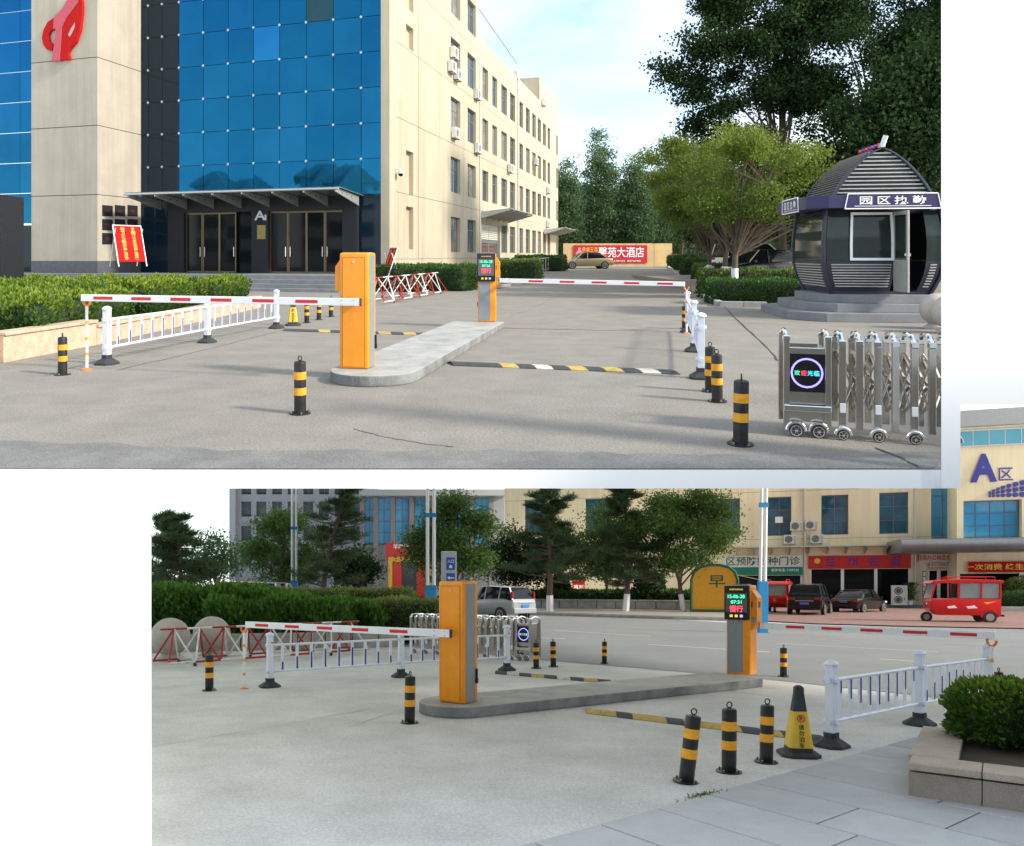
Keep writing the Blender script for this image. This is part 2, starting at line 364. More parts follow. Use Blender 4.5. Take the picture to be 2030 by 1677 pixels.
mark((1070, 1265), (1120, 1267), .12, M_LWH); mark((1200, 1240), (1400, 1252), .10, M_LYE); mark((1520, 1258), (1700, 1268), .1, M_LYE); mark((1840, 1276), (2080, 1284), .1, M_LYE)
mark((1100, 1250), (1290, 1262), .1, M_LWH)
# far kerb, raised footway, brick apron in front of the shops
def raised(name, line, dep, h, m, **k):
    P = [L(*p) for p in line]; Q = [(x * (1 + dep / y), y + dep) for x, y in P]; n = len(P); mb = MB()
    mb.add([(*p, 0) for p in P] + [(*p, h) for p in P] + [(*q, h) for q in Q], [(i, i + 1, n + i + 1, n + i) for i in range(n - 1)] + [(n + i, n + i + 1, 2 * n + i + 1, 2 * n + i) for i in range(n - 1)])
    return struct(name, mb, m)
raised('far_kerb', [(520, 1215), (860, 1217), (1040, 1219), (1300, 1227), (1445, 1231)], .35, .14, M_KERB)
band('far_footway', [(520, 1213.4), (860, 1215.4), (1040, 1217), (1300, 1225), (1445, 1229)], [(520, 1203), (860, 1203), (1040, 1204), (1300, 1208), (1445, 1212)], .13, mat('far_pavers', (.42, .37, .32), .9, var=.12))
# brick apron: paver courses picked out by joints
AP = band('brick_apron', [(1450, 1229), (1620, 1238), (1800, 1243), (2160, 1250)], [(1450, 1204), (1620, 1205), (1800, 1207), (2160, 1208)], .05, None or mat('red_pavers', (.30, .17, .145), .9, var=.14, scale=3, fine=.12))
# near granite pavement of single slabs, laid on a dark joint bed
pv0 = Vector(L(1260, 1697)); pvd = (Vector(L(1886, 1444)) - Vector(L(1260, 1618))).normalized(); pvn = Vector((pvd.y, -pvd.x))
edge = Vector(L(1499, 1550)) - pvd * 9 + pvn * .02
bed = [edge + pvd * a + pvn * b for a, b in ((0, 0), (30, 0), (30, 14), (0, 14))]
PAVE = struct('granite_pavement', MB().add([(p.x, p.y, .004) for p in bed], [(0, 1, 2, 3)]), M_JOINT)
random.seed(11)
slabs = [mesh_of('paving_slab', MB().box(0, ln, 0, .62, 0, .016), bevel=.004, segs=1) for ln in (1.22, .92, 1.52)]
lens = (1.22, .92, 1.52)
rot = math.atan2(pvn.y, pvn.x); tmpl = {}
for r in range(52):                       # courses run square to the edge of the forecourt
    a = -.0
    while a < 13:
        k = random.choice((0, 0, 1, 2)) if a > .1 else (r * 7) % 3; ln0 = lens[k]; p = edge + pvd * (r * .636) + pvn * (a + .004); c = p + pvn * ln0 / 2 + pvd * .3; a += ln0 + .014
        px = c.x / max(c.y, .1) * F + CXP
        if 4.2 < c.y < 20 and 800 < px < 2150:
            mi = random.choice((0, 0, 1, 1, 2)); key = (k, mi)
            if key not in tmpl:
                q = slabs[k].copy(); q.materials.clear(); q.materials.append(M_GSLAB[mi]); tmpl[key] = q
            o = bpy.data.objects.new('paving_slab', tmpl[key]); o.location = (p.x, p.y, .004 + random.uniform(0, .003)); o.rotation_euler = (0, 0, rot); link(o, PAVE)
M_LINE2 = mat('pale_joint', (.40, .38, .35), .95, var=.2)
crack('ground_joint', [(300, 1365), (460, 1352), (620, 1340)], .012, L, M_LINE2)
crack('ground_joint', [(300, 1480), (520, 1445), (740, 1405)], .006, L, M_LINE2)
crack('ground_crack', [(700, 1440), (760, 1418), (800, 1412)], .006, L, M_LINE2)
SIDE[0] = 'U'

# unseen block, added right of the viewer to shade the lower forecourt
struct('shade_block', MB().prism([(6.6, .6), (18, .6), (18, 6.5), (10, 6.5), (10, 3.6), (6.6, 3.6)], -9, 4.2), M_WHITE)

# ------------------------------------------------------------------ traffic islands
def island(S, d, hw, ln, label):
    d = Vector(d).normalized(); n = Vector((-d.y, d.x)); S = Vector(S); ring = []
    for i in range(17):
        a = math.pi / 2 + math.pi * i / 16; ring.append(S + d * math.cos(a) * hw * 1.0 + n * math.sin(a) * hw)
    ring += [S + d * ln - n * hw, S + d * ln + n * hw]
    o = tag(obj('traffic_island', MB().prism([(p.x - S.x, p.y - S.y) for p in ring], 0, .15), M_KERB, bevel=.02), label, 'traffic island')
    o.location = (S.x, S.y, 0)
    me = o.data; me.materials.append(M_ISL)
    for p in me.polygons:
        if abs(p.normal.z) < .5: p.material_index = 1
    return o
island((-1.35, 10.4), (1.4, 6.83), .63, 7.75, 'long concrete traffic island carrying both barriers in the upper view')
SIDE[0] = 'L'
ld = Vector((5.15, 3.05)).normalized(); ln_ = Vector((-ld.y, ld.x))
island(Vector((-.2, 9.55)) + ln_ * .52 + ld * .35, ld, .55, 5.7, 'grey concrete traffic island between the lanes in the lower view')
SIDE[0] = 'U'

# ------------------------------------------------------------------ street furniture kit
def leaves(name, P, size, m, parent, aspect=.6, tint=None, seed=1, up=0., dirs=None, label=None):
    rng = np.random.default_rng(seed); n = len(P); P = np.asarray(P, np.float32)
    d = rng.normal(size=(n, 3)) if dirs is None else np.asarray(dirs) + rng.normal(size=(n, 3)) * .25
    d[:, 2] += up; d /= np.linalg.norm(d, axis=1, keepdims=True) + 1e-9
    e = rng.normal(size=(n, 3)); e -= d * (e * d).sum(1, keepdims=True); e /= np.linalg.norm(e, axis=1, keepdims=True) + 1e-9
    s = (size * rng.uniform(.65, 1.3, n))[:, None]
    V = np.stack([P - d * s * .5, P + e * s * aspect * .5, P + d * s * .5, P - e * s * aspect * .5], 1).reshape(-1, 3).astype(np.float32)
    me = bpy.data.meshes.new(name); me.vertices.add(4 * n); me.loops.add(4 * n); me.polygons.add(n)
    me.vertices.foreach_set('co', V.ravel()); me.loops.foreach_set('vertex_index', np.arange(4 * n, dtype=np.int32))
    me.polygons.foreach_set('loop_start', np.arange(0, 4 * n, 4, dtype=np.int32)); me.polygons.foreach_set('loop_total', np.full(n, 4, np.int32))
    me.update(); me.validate()
    at = me.attributes.new('tint', 'FLOAT', 'FACE'); t = rng.uniform(0, 1, n) if tint is None else np.clip(tint + rng.uniform(-.22, .22, n), 0, 1)
    at.data.foreach_set('value', t.astype(np.float32))
    return obj(name, me, m, parent, label=label)

def bollard_parts(o, h=.58):
    r = h * .112
    obj('base_plate', MB().cyl((0, 0, 0), (0, 0, .012), r * 1.75, n=20), M_BLACK, o)
    b = MB()
    for k in range(4): a = math.pi / 4 + k * math.pi / 2; b.cyl((r * 1.42 * math.cos(a), r * 1.42 * math.sin(a), .012), (r * 1.42 * math.cos(a), r * 1.42 * math.sin(a), .035), .011, n=6)
    obj('anchor_bolts', b, M_STEEL, o)['kind'] = 'stuff'
    obj('tube', MB().lathe([(r, .012), (r, h * .955), (r * .93, h * .985), (r * .5, h), (.001, h * 1.003)], 24), M_BLACK, o, smooth=True)
    for lo, hi in ((.36, .50), (.655, .80)):
        obj('reflective_band', MB().lathe([(r, h * lo), (r + .003, h * lo), (r + .003, h * hi), (r, h * hi)], 24), M_YEL, o, smooth=True)
    pts = [(math.cos(a) * .024, 0, h + .03 + math.sin(a) * .026) for a in [i * 2 * math.pi / 12 for i in range(13)]]
    obj('lifting_ring', MB().tube(pts, .006, 6), M_BLACK, o)
BOL = []
def bollard(p, label, h=.58, tilt=(0, 0), group='striped bollards'):
    o = thing('bollard', label, 'bollard', p, random.uniform(0, 6), group); bollard_parts(o, h)
    o.rotation_euler = (tilt[0] + random.uniform(-.018, .018), tilt[1] + random.uniform(-.018, .018), random.uniform(0, 6) if tilt == (0, 0) else 0)
    return o

def fence(posts, label, npk=9, h=.88, blue_top=False, flip=1):
    P = [Vector((*p, 0)) for p in posts]; o0 = P[0]
    t = thing('road_fence', label, 'fence', posts[0])
    for i, p in enumerate(P):
        q = p - o0; d = (P[min(i + 1, len(P) - 1)] - P[max(i - 1, 0)]).normalized(); a = math.atan2(d.y, d.x); M = T(q) @ RZ(a)
        post = obj('post', moved(MB().cbox(0, 0, (.1 + h) / 2, .095, .095, h - .1), M), M_FW, t, bevel=.006)
        cap = MB().lathe([(.062, h), (.075, h + .006), (.075, h + .022), (.055, h + .045), (.02, h + .06), (.001, h + .062)], 12)
        obj('cap', moved(cap, M), M_FW, post, smooth=True)
        for z in (.27, .72): obj('clamp', moved(MB().cyl((0, -.075, z), (0, .075, z), .035, n=10).cyl((-.07, 0, z), (.07, 0, z), .032, n=10), M), M_FW, post, smooth=True)
        obj('reflector', moved(MB().cbox(.02, flip * -.052, .74, .04, .02, .075), M), M_RFL, post)
        f = MB(); R1, R2 = .165, .062
        ring = lambda r, z: [(r, r * .55, z), (r * .55, r, z), (-r * .55, r, z), (-r, r * .55, z), (-r, -r * .55, z), (-r * .55, -r, z), (r * .55, -r, z), (r, -r * .55, z)]
        f.loft([ring(R1, 0), ring(R1, .03), ring(.09, .085), ring(R2 * 1.1, .1), ring(R2 * 1.1, .155)])
        obj('rubber_foot', moved(f, M), M_RUB, t)
    for i in range(len(P) - 1):
        a = P[i] - o0; b = P[i + 1] - o0; d = (b - a).normalized(); z = Vector((0, 0, 1))
        for zz in (.27, .72): obj('rail', MB().cyl(a + d * .05 + z * zz, b - d * .05 + z * zz, .021, n=8), M_FW, t, smooth=True)
        for k in range(npk):
            c = a + (b - a) * ((k + .85) / (npk + .7)); pk = obj('picket', MB().bar(c + z * .285, c + z * .705, .022, .05, up=(d.x, d.y, 0)), M_FW, t)
            hh = .09 + .25 * math.sin(math.pi * (k + .5) / npk); nn = Vector((-d.y, d.x, 0)) * .0125
            for sg in (1, -1):
                q = c + nn * sg
                z0, z1 = ((.70 - hh, .70) if (blue_top and i == 0) else (.29, .29 + hh))
                obj('blue_strip', MB().bar(q + z * z0, q + z * z1, .003, .028, up=(d.x, d.y, 0)), M_FB, pk)
    return t

def arm_post(p, label, h=1.04, yaw=0):
    t = thing('arm_rest_post', label, 'post', p, yaw)
    obj('foot', MB().lathe([(.075, 0), (.075, .012), (.035, .03), (.02, .035)], 14), M_RFL, t, smooth=True)
    tb = obj('tube', MB().cyl((0, 0, .02), (0, 0, h - .08), .022, n=12), M_ARM, t, smooth=True)
    for z in (.22, .46, .70): obj('orange_band', MB().cyl((0, 0, z), (0, 0, z + .05), .0235, n=12), M_YEL, tb, smooth=True)
    obj('fork', MB().tube([(-.052, 0, h + .02), (-.048, 0, h - .04), (-.02, 0, h - .075), (.02, 0, h - .075), (.048, 0, h - .04), (.052, 0, h + .0)], .018, 8), M_RFL, t, smooth=True)
    return t

def barrier_arm(t, A, B, nst, first=.08, rev=False):
    A = Vector(A); B = Vector(B); arm = obj('barrier_arm', MB().bar(A, B, .045, .105), M_ARM, t, bevel=.008)
    d = (B - A).normalized(); s = d.cross(Vector((0, 0, 1))).normalized(); ln = (B - A).length
    for k in range(nst):
        c = A + d * (ln * (first + (.985 - first) * (k + .5) / nst))
        for sg in (-1, 1): obj('red_sticker', MB().bar(c - d * .17 + s * sg * .0235, c + d * .17 + s * sg * .0235, .003, .045), M_RED, arm)
    obj('end_cap', MB().bar(A - d * .012, A - d * .0002, .05, .11), M_RUB, arm); b = MB()
    for q in (.08, .26):
        for zz in (-.03, .03): b.cyl(A + d * q + s * -.032 + Vector((0, 0, zz)), A + d * q + s * -.02 + Vector((0, 0, zz)), .009, n=6)
    for q in (.08, .26):
        for zz in (-.03, .03): b.cyl(A + d * q + s * .032 + Vector((0, 0, zz)), A + d * q + s * .02 + Vector((0, 0, zz)), .009, n=6)
    obj('arm_screws', b, M_STEEL, arm)
    return arm
M_LEDG = emat('led_green', (.05, .9, .45), 1.0); M_LEDR = emat('led_red', (1., .06, .10), 1.0); M_LEDY = emat('led_amber', (.8, .6, .05), .5)
M_LEDP = emat('led_purple', (.28, .24, .95), 1.0); M_LEDC = emat('led_cyan', (.1, .75, .95), .9)
M_SCR = mat('display_black', (.012, .012, .014), .2, var=0); M_SCRG = mat('display_grey', (.10, .11, .115), .3, var=0)
def barrier_gate(p, rz, label, kind, H=1.64, armA=None, armB=None, nst=6, first=.08, hump=0, time='07:31', wd=.43):
    t = thing('barrier_gate', label, 'barrier', (p[0], p[1], .15), rz); w2, d2 = wd / 2, .17
    obj('cabinet', MB().box(-w2, w2, -d2, d2, 0, H), M_ORANGE, t, bevel=.035, smooth=True, segs=3)
    st = MB().box(w2 + .0015, w2 + .005, -.115, .09, .02, H - .035).box(-w2 - .005, -w2 - .0015, -.115, .09, .02, H - .035).box(-w2 + .03, w2 - .03, -.115, .09, H + .0015, H + .005)
    if kind == 'A':
        for sg in (-1, 1):                          # the same door on both faces
            dr = obj('door', MB().box(-w2 + .05, w2 - .06, min(sg * d2, sg * (d2 + .006)), max(sg * d2, sg * (d2 + .006)), .035, H - .07), M_ORANGE, t, bevel=.002)
            e_ = sg * (d2 + .0012); g_ = MB()
            for a_, b_, c_, f_ in ((-w2 + .044, -w2 + .049, .03, H - .065), (w2 - .059, w2 - .054, .03, H - .065), (-w2 + .049, w2 - .059, H - .069, H - .064)): g_.box(a_, b_, min(e_, sg * d2 * .99), max(e_, sg * d2 * .99), c_, f_)
            obj('door_gap', g_, M_RUB, dr)
            obj('lock', MB().cyl((0, sg * (d2 + .006), H - .13), (0, sg * (d2 + .014), H - .13), .014, n=10), M_CHROME, dr)
        obj('grey_stripe', st, M_GREYP, t)
        obj('handle', MB().box(w2 + .001, w2 + .03, .105, .125, .33, .46).box(w2 + .001, w2 + .035, .10, .13, .26, .33), M_BLACK, t, bevel=.004)
        if hump:
            obj('side_housing', MB().prism([(hump * (w2 - .02), H - .55), (hump * (w2 + .085), H - .55), (hump * (w2 + .085), H - .20), (hump * (w2 + .005), H - .09), (hump * (w2 - .02), H - .09)], -.12, d2 - .02, 'y'), M_ORANGE, t, bevel=.008)
    else:
        gp = obj('grey_panel', MB().box(-w2 + .025, w2 - .13, -d2 - .006, -d2, .05, .97), M_GREYP, t, bevel=.003)
        obj('screw', MB().cyl((-.06, -d2 - .012, .9), (-.06, -d2 - .006, .9), .01, n=8), M_CHROME, gp)
        s = obj('display', MB().box(-w2 - .02, w2 - .005, -d2 - .055, -d2 + .02, .98, H + .0), M_SCR, t, bevel=.02, smooth=True)
        y0 = -d2 - .057; W = wd + .015; cx = -.0125
        obj('screen', MB().box(cx - W / 2 + .03, cx + W / 2 - .03, y0, y0 + .003, 1.12, H - .14), M_SCRG, s)
        def tx(name, body, z, wide, high, m, xo=0): txt(name, body, .1, T((cx + xo, y0 - .003, z)), m, s, bold=.004, wide=wide, high=high)
        tx('header_lettering', 'ANDE PARKING', H - .075, .24, .03, M_LEDY); tx('date_lettering', '15-06-28', H - .20, .30, .062, M_LEDG); tx('time_lettering', time, H - .30, .19, .06, M_LEDG)
        tx('slow_lettering', '慢行', H - .42, .24, .12, M_LEDR)
        for xx, m_ in ((-.09, M_LEDY), (0., M_LEDY), (.09, M_LEDP)): obj('indicator', MB().box(cx + xx - .025, cx + xx + .025, y0 - .003, y0, 1.03, 1.075), m_, s)
        hs = obj('side_housing', MB().prism([(w2 - .02, .80), (w2 + .01, .80), (w2 + .10, .95), (w2 + .10, H - .22), (w2 + .01, H - .09), (w2 - .02, H - .09)], -.11, d2 - .03, 'y'), M_ORANGE, t, bevel=.006)
        obj('camera_window', MB().box(w2 - .07, w2 + .02, -.1125, -.1105, H - .40, H - .29).box(w2 + .1, w2 + .104, -.05, .05, H - .40, H - .29), M_BLACK, hs)
        obj('card_reader', MB().box(w2 - .0, w2 + .075, -.116, -.1105, H - .66, H - .57), M_GREYP, hs)
        obj('grey_top', MB().box(-w2 + .08, w2 - .08, -.1, .12, H + .001, H + .02), M_GREYP, t, bevel=.006)
        obj('handle', MB().box(-w2 - .03, -w2 - .001, .0, .03, .36, .47), M_BLACK, t)
    if armA:
        Mi = (T((p[0], p[1], .15)) @ RZ(rz)).inverted(); a = Mi @ Vector(armA); b = Mi @ Vector(armB)
        barrier_arm(t, a, b, nst, first)
        d = (b - a).normalized(); c = a + d * .17
        obj('arm_hub', MB().cyl((c.x, c.y + .03 * (1 if c.y < 0 else -1), c.z), (c.x, 0, c.z), .05, n=14), M_ORANGE, t)
    return t

def speed_bump(A, B, cols, label, wd=.32):
    A = Vector((*A, 0)); B = Vector((*B, 0)); d = (B - A).normalized(); n = Vector((-d.y, d.x, 0)); ln = (B - A).length / len(cols); sk = d * .12
    t = thing('speed_bump', label, 'speed bump', (A.x, A.y))
    ms = {'k': mat('bump_rubber', (.06, .062, .066), .85, var=.2, scale=15, bump=.6, bscale=70), 'y': mat('bump_yellow', (.50, .36, .09), .8, var=.25, scale=8, bump=.6, bscale=70), 'w': mat('bump_white', (.58, .56, .46), .8, var=.2, scale=8, bump=.6, bscale=70)}
    prof = [(-.5, 0), (-.5, .012), (-.2, .04), (.2, .04), (.5, .012), (.5, 0)]
    for i, c in enumerate(cols):
        rings = []
        for e in (i * ln + .002, (i + 1) * ln - .002): rings.append([d * e + n * (u * wd) + sk * (-u * 1.6) + Vector((0, 0, z)) for u, z in prof])
        s_ = obj('bump_segment', MB().loft(rings), ms[c], t)
    return t

def cone(p, rz, label):
    t = thing('no_parking_cone', label, 'cone', p, rz)
    ring = lambda a, z, k=.62: [(a, a * k, z), (a * k, a, z), (-a * k, a, z), (-a, a * k, z), (-a, -a * k, z), (-a * k, -a, z), (a * k, -a, z), (a, -a * k, z)]
    obj('base', MB().loft([ring(.19, 0), ring(.19, .03), ring(.15, .05), ring(.12, .055)]), M_RUB, t)
    obj('body', MB().loft([ring(.12, .05, .8), ring(.115, .09, .8), ring(.045, .64, .8), ring(.042, .70, .8), ring(.02, .72, .8)]), M_RUB, t)
    ysl = obj('yellow_sleeve', MB().loft([ring(.119, .095, .8), ring(.072, .46, .8)], caps=False), mat('sleeve_yellow', (.72, .47, .04), .45, var=.08, scale=6), t)
    Q = lambda z: T((0, -.123 + (z - .095) * .129 - .004, z)) @ Matrix.Rotation(-math.atan(.129), 4, 'X')
    for k, c in enumerate('请勿泊车'): txt('lettering', c, .06, Q(.305 - k * .06), M_TXTD, ysl, bold=.012, wide=.052)
    rg = MB(); rr = [(.032, 0), (.039, 0)]
    V = [(math.cos(i * math.pi / 12) * r, 0, math.sin(i * math.pi / 12) * r) for i in range(24) for r in (.030, .039)]
    rg.add(V, [(2 * i, 2 * i + 1, (2 * i + 3) % 48, (2 * i + 2) % 48) for i in range(24)]); rg.bar((-.022, -.001, .022), (.022, -.001, -.022), .002, .008, up=(0, 1, 0))
    obj('prohibition_ring', moved(rg, Q(.39)), M_RED, ysl); txt('lettering', 'P', .06, Q(.39), M_TXTD, ysl, bold=.01, high=.045)
    return t

def trestle(A, B, label, n=9, h=.72, wd=.62):
    A = Vector((*A, 0)); B = Vector((*B, 0)); d = (B - A).normalized(); nn = Vector((-d.y, d.x, 0)); ln = (B - A).length; st = ln / n
    t = thing('spiked_trestle', label, 'barricade', (A.x, A.y)); z = Vector((0, 0, 1)); r = .024
    mr_, mw_ = mat('trestle_red', (.33, .02, .018), .5, var=.25, scale=9), mat('trestle_white', (.66, .65, .62), .5, var=.15, scale=9)
    for i in range(n):
        a = d * (i * st); b = d * ((i + 1) * st); m_ = (mr_, mw_)[i % 2]; m2 = (mw_, mr_)[i % 2]
        obj('top_tube', MB().cyl(a + z * h, b + z * h, r, n=8), m_, t, smooth=True)
        for sg in (-1, 1):
            obj('base_tube', MB().cyl(a + nn * sg * wd / 2 + z * .1, b + nn * sg * wd / 2 + z * .1, r, n=8), m_ if sg > 0 else m2, t, smooth=True)
            obj('leg_tube', MB().cyl(a + d * st * .5 + z * h, a + nn * sg * wd / 2 + z * .1 + d * st * .02, r * .9, n=8), m_, t, smooth=True)
            obj('leg_tube', MB().cyl(a + d * st * .5 + z * h, b + nn * sg * wd / 2 + z * .1 - d * st * .02, r * .9, n=8), m2, t, smooth=True)
        if i % 3 == 1:
            for sg in (-1, 1): obj('castor', MB().cyl(a + nn * (sg * wd / 2 - .012) + z * .04, a + nn * (sg * wd / 2 + .012) + z * .04, .04, n=12).cyl(a + nn * sg * wd / 2 + z * .04, a + nn * sg * wd / 2 + z * .1, .01, n=6), M_RUB, t)
    return t

def sliding_gate(p, rz, dr, nfr, label, sp_=.152, lod=0):
    """dr: the folding frames run towards local +x (1) or -x (-1) from the head"""
    t = thing('retractable_gate', label, 'gate', p, rz); D = .40; HW = .42; x0, x1 = (0, HW) if dr > 0 else (-HW, 0)
    hd = obj('head_cabinet', MB().box(x0 + .04, x1 - .04, -D / 2 + .02, D / 2 - .02, .14, .86), M_STEEL, t, bevel=.008)
    for xx in (x0 + .025, x1 - .025):
        for yy in (-D / 2, D / 2):
            obj('corner_post', MB().cbox(xx, yy, .51, .055, .055, .86), M_STEEL, hd, bevel=.006); obj('post_cap', MB().cbox(xx, yy, .955, .065, .065, .05), M_CHROME, hd, bevel=.01)
        obj('arch', MB().tube([(xx, -D / 2, .95), (xx, -D / 4, 1.0), (xx, 0, 1.015), (xx, D / 4, 1.0), (xx, D / 2, .95)], .02, 6), M_CHROME, hd, smooth=True)
    yf = -D / 2 + .02; cx = (x0 + x1) / 2
    s = obj('led_screen', MB().box(x0 + .055, x1 - .055, yf - .012, yf - .001, .43, .80), M_SCR, hd)
    n = 20; V = [(cx + math.cos(i * 2 * math.pi / n) * q, yf - .014, .615 + math.sin(i * 2 * math.pi / n) * q) for i in range(n) for q in (.128, .146)]
    obj('led_ring', MB().add(V, [(2 * i, 2 * i + 1, (2 * i + 3) % (2 * n), (2 * i + 2) % (2 * n)) for i in range(n)]), M_LEDP, s)
    for k, (c, m_) in enumerate(zip('欢迎光临', (M_LEDG, M_LEDR, M_LEDC, M_LEDC))): txt('led_lettering', c, .06, T((cx - .087 + k * .058, yf - .014, .615)), m_, s, bold=.0, wide=.05)
    obj('bumper', MB().box(x0, x1, -D / 2 - .05, -D / 2 - .03, .25, .31), M_CHROME, hd, bevel=.008)
    def wheel(x, y, r, par):
        w_ = obj('wheel', MB().cyl((x, y - .02, r), (x, y + .02, r), r, n=18), M_RUB, par)
        sp = MB().cyl((x, y - .026, r), (x, y - .021, r), r * .25, n=10)
        for k in range(6): a = k * math.pi / 3; sp.bar((x, y - .0235, r), (x + math.cos(a) * r * .75, y - .0235, r + math.sin(a) * r * .75), .004, r * .28, up=(0, 1, 0))
        ring = [(x + math.cos(i * math.pi / 9) * q, y - .0225, r + math.sin(i * math.pi / 9) * q) for i in range(18) for q in (r * .7, r * .86)]
        sp.add(ring, [(2 * i, 2 * i + 1, (2 * i + 3) % 36, (2 * i + 2) % 36) for i in range(18)])
        obj('rim', sp, M_CHROME, w_)
        obj('mudguard', MB().tube([(x + math.cos(a) * (r + .02), y - .01, r + math.sin(a) * (r + .02)) for a in [math.pi * i / 8 for i in range(9)]], .016, 6), M_CHROME, w_, smooth=True)
    for xx in (x0 + .11, x1 - .11): wheel(xx, -D / 2 - .02, .062, t)
    for k in range(nfr):
        xx = (HW + .10 + k * sp_) * dr
        yo = .025 * (k % 2)
        fr = obj('front_post', MB().cbox(xx, -D / 2 + yo, .49, .062, .045, .80), M_STEEL, t, bevel=.005)
        obj('post_cap', MB().cbox(xx, -D / 2 + yo, .915, .070, .055, .06), M_CHROME, fr, bevel=.01)
        bk = obj('back_post', MB().cbox(xx, D / 2 - yo, .49, .062, .045, .80), M_STEEL, t, bevel=.005)
        obj('post_cap', MB().cbox(xx, D / 2 - yo, .915, .070, .055, .06), M_CHROME, bk, bevel=.01)
        obj('arch', MB().tube([(xx, -D / 2 + yo, .93), (xx, -D * .3, .985), (xx, 0, 1.0), (xx, D * .3, .985), (xx, D / 2 - yo, .93)], .022, 6), M_CHROME, t, smooth=True)
        if k < nfr - 1:
            for yy in (-D / 2 + .055, D / 2 - .055):
                obj('scissor_link', MB().bar((xx, yy, .78), (xx + dr * sp_, yy, .25), .008, .036).bar((xx, yy + .014, .25), (xx + dr * sp_, yy + .014, .78), .008, .036), M_STEEL, t)
                obj('cross_link', MB().bar((xx, -yy, .80), (xx + dr * sp_, yy * .3, .52), .007, .03).bar((xx, -yy, .22), (xx + dr * sp_, yy * .3, .5), .007, .03), M_STEEL, t)
        if k % 2 == 0:
            wheel(xx, -D / 2 - .035, .048, t); obj('reflector', MB().cbox(xx, -D / 2 + yo - .024, .30, .05, .008, .09), M_ARM, fr, bevel=.004)
    return t

def hedge(p, rz, sx, sy, h, m, label, n=2500, size=.09, cat='hedge', name='clipped_hedge', round_=.25, seed=1, z0=0., wob=.06, up=.3, core=(.02, .04, .012), group=None, tipm=None):
    t = thing(name, label, cat, p, rz, group); rng = np.random.default_rng(seed)
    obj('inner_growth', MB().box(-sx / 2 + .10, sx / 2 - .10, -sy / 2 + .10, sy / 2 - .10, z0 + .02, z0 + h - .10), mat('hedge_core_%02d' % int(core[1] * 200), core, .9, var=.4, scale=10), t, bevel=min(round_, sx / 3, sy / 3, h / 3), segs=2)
    A = [sx * sy * 1.2, sx * h, sx * h, sy * h, sy * h]; pr = np.array(A) / sum(A); f = rng.choice(5, n, p=pr); u = rng.uniform(-.5, .5, n); v = rng.uniform(-.5, .5, n); P = np.zeros((n, 3)); D = np.zeros((n, 3))
    for k in range(5):
        q = f == k
        if k == 0: P[q] = np.stack([u[q] * sx, v[q] * sy, np.full(q.sum(), h)], 1); D[q] = (0, 0, 1)
        elif k < 3: s = 1 if k == 1 else -1; P[q] = np.stack([u[q] * sx, np.full(q.sum(), s * sy / 2), (v[q] + .5) * h], 1); D[q] = (0, s, .4)
        else: s = 1 if k == 3 else -1; P[q] = np.stack([np.full(q.sum(), s * sx / 2), u[q] * sy, (v[q] + .5) * h], 1); D[q] = (s, 0, .4)
    # rounded shoulders and an uneven surface
    c = np.clip(P, [-sx / 2 + round_ * .6, -sy / 2 + round_ * .6, 0], [sx / 2 - round_ * .6, sy / 2 - round_ * .6, h - round_ * .6]); dv = P - c; dl = np.linalg.norm(dv, axis=1, keepdims=True) + 1e-6
    P = c + dv / dl * np.minimum(dl, round_ * .6)
    wv = np.sin(P[:, :1] * 5.1 + seed) * np.sin(P[:, 1:2] * 4.3) * .5 + np.sin(P[:, 2:] * 7 + P[:, :1] * 3) * .5
    P += D * (wv * wob) + rng.normal(size=(n, 3)) * size * .35; P[:, 2] += z0; P[:, 2] = np.maximum(P[:, 2], z0 + .01)
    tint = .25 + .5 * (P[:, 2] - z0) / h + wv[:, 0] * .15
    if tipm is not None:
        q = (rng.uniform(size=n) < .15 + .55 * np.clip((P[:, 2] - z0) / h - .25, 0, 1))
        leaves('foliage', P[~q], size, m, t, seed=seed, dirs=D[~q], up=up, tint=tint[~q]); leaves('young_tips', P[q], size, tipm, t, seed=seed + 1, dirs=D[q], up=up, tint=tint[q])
    else: leaves('foliage', P, size, m, t, seed=seed, dirs=D, up=up, tint=tint)
    return t

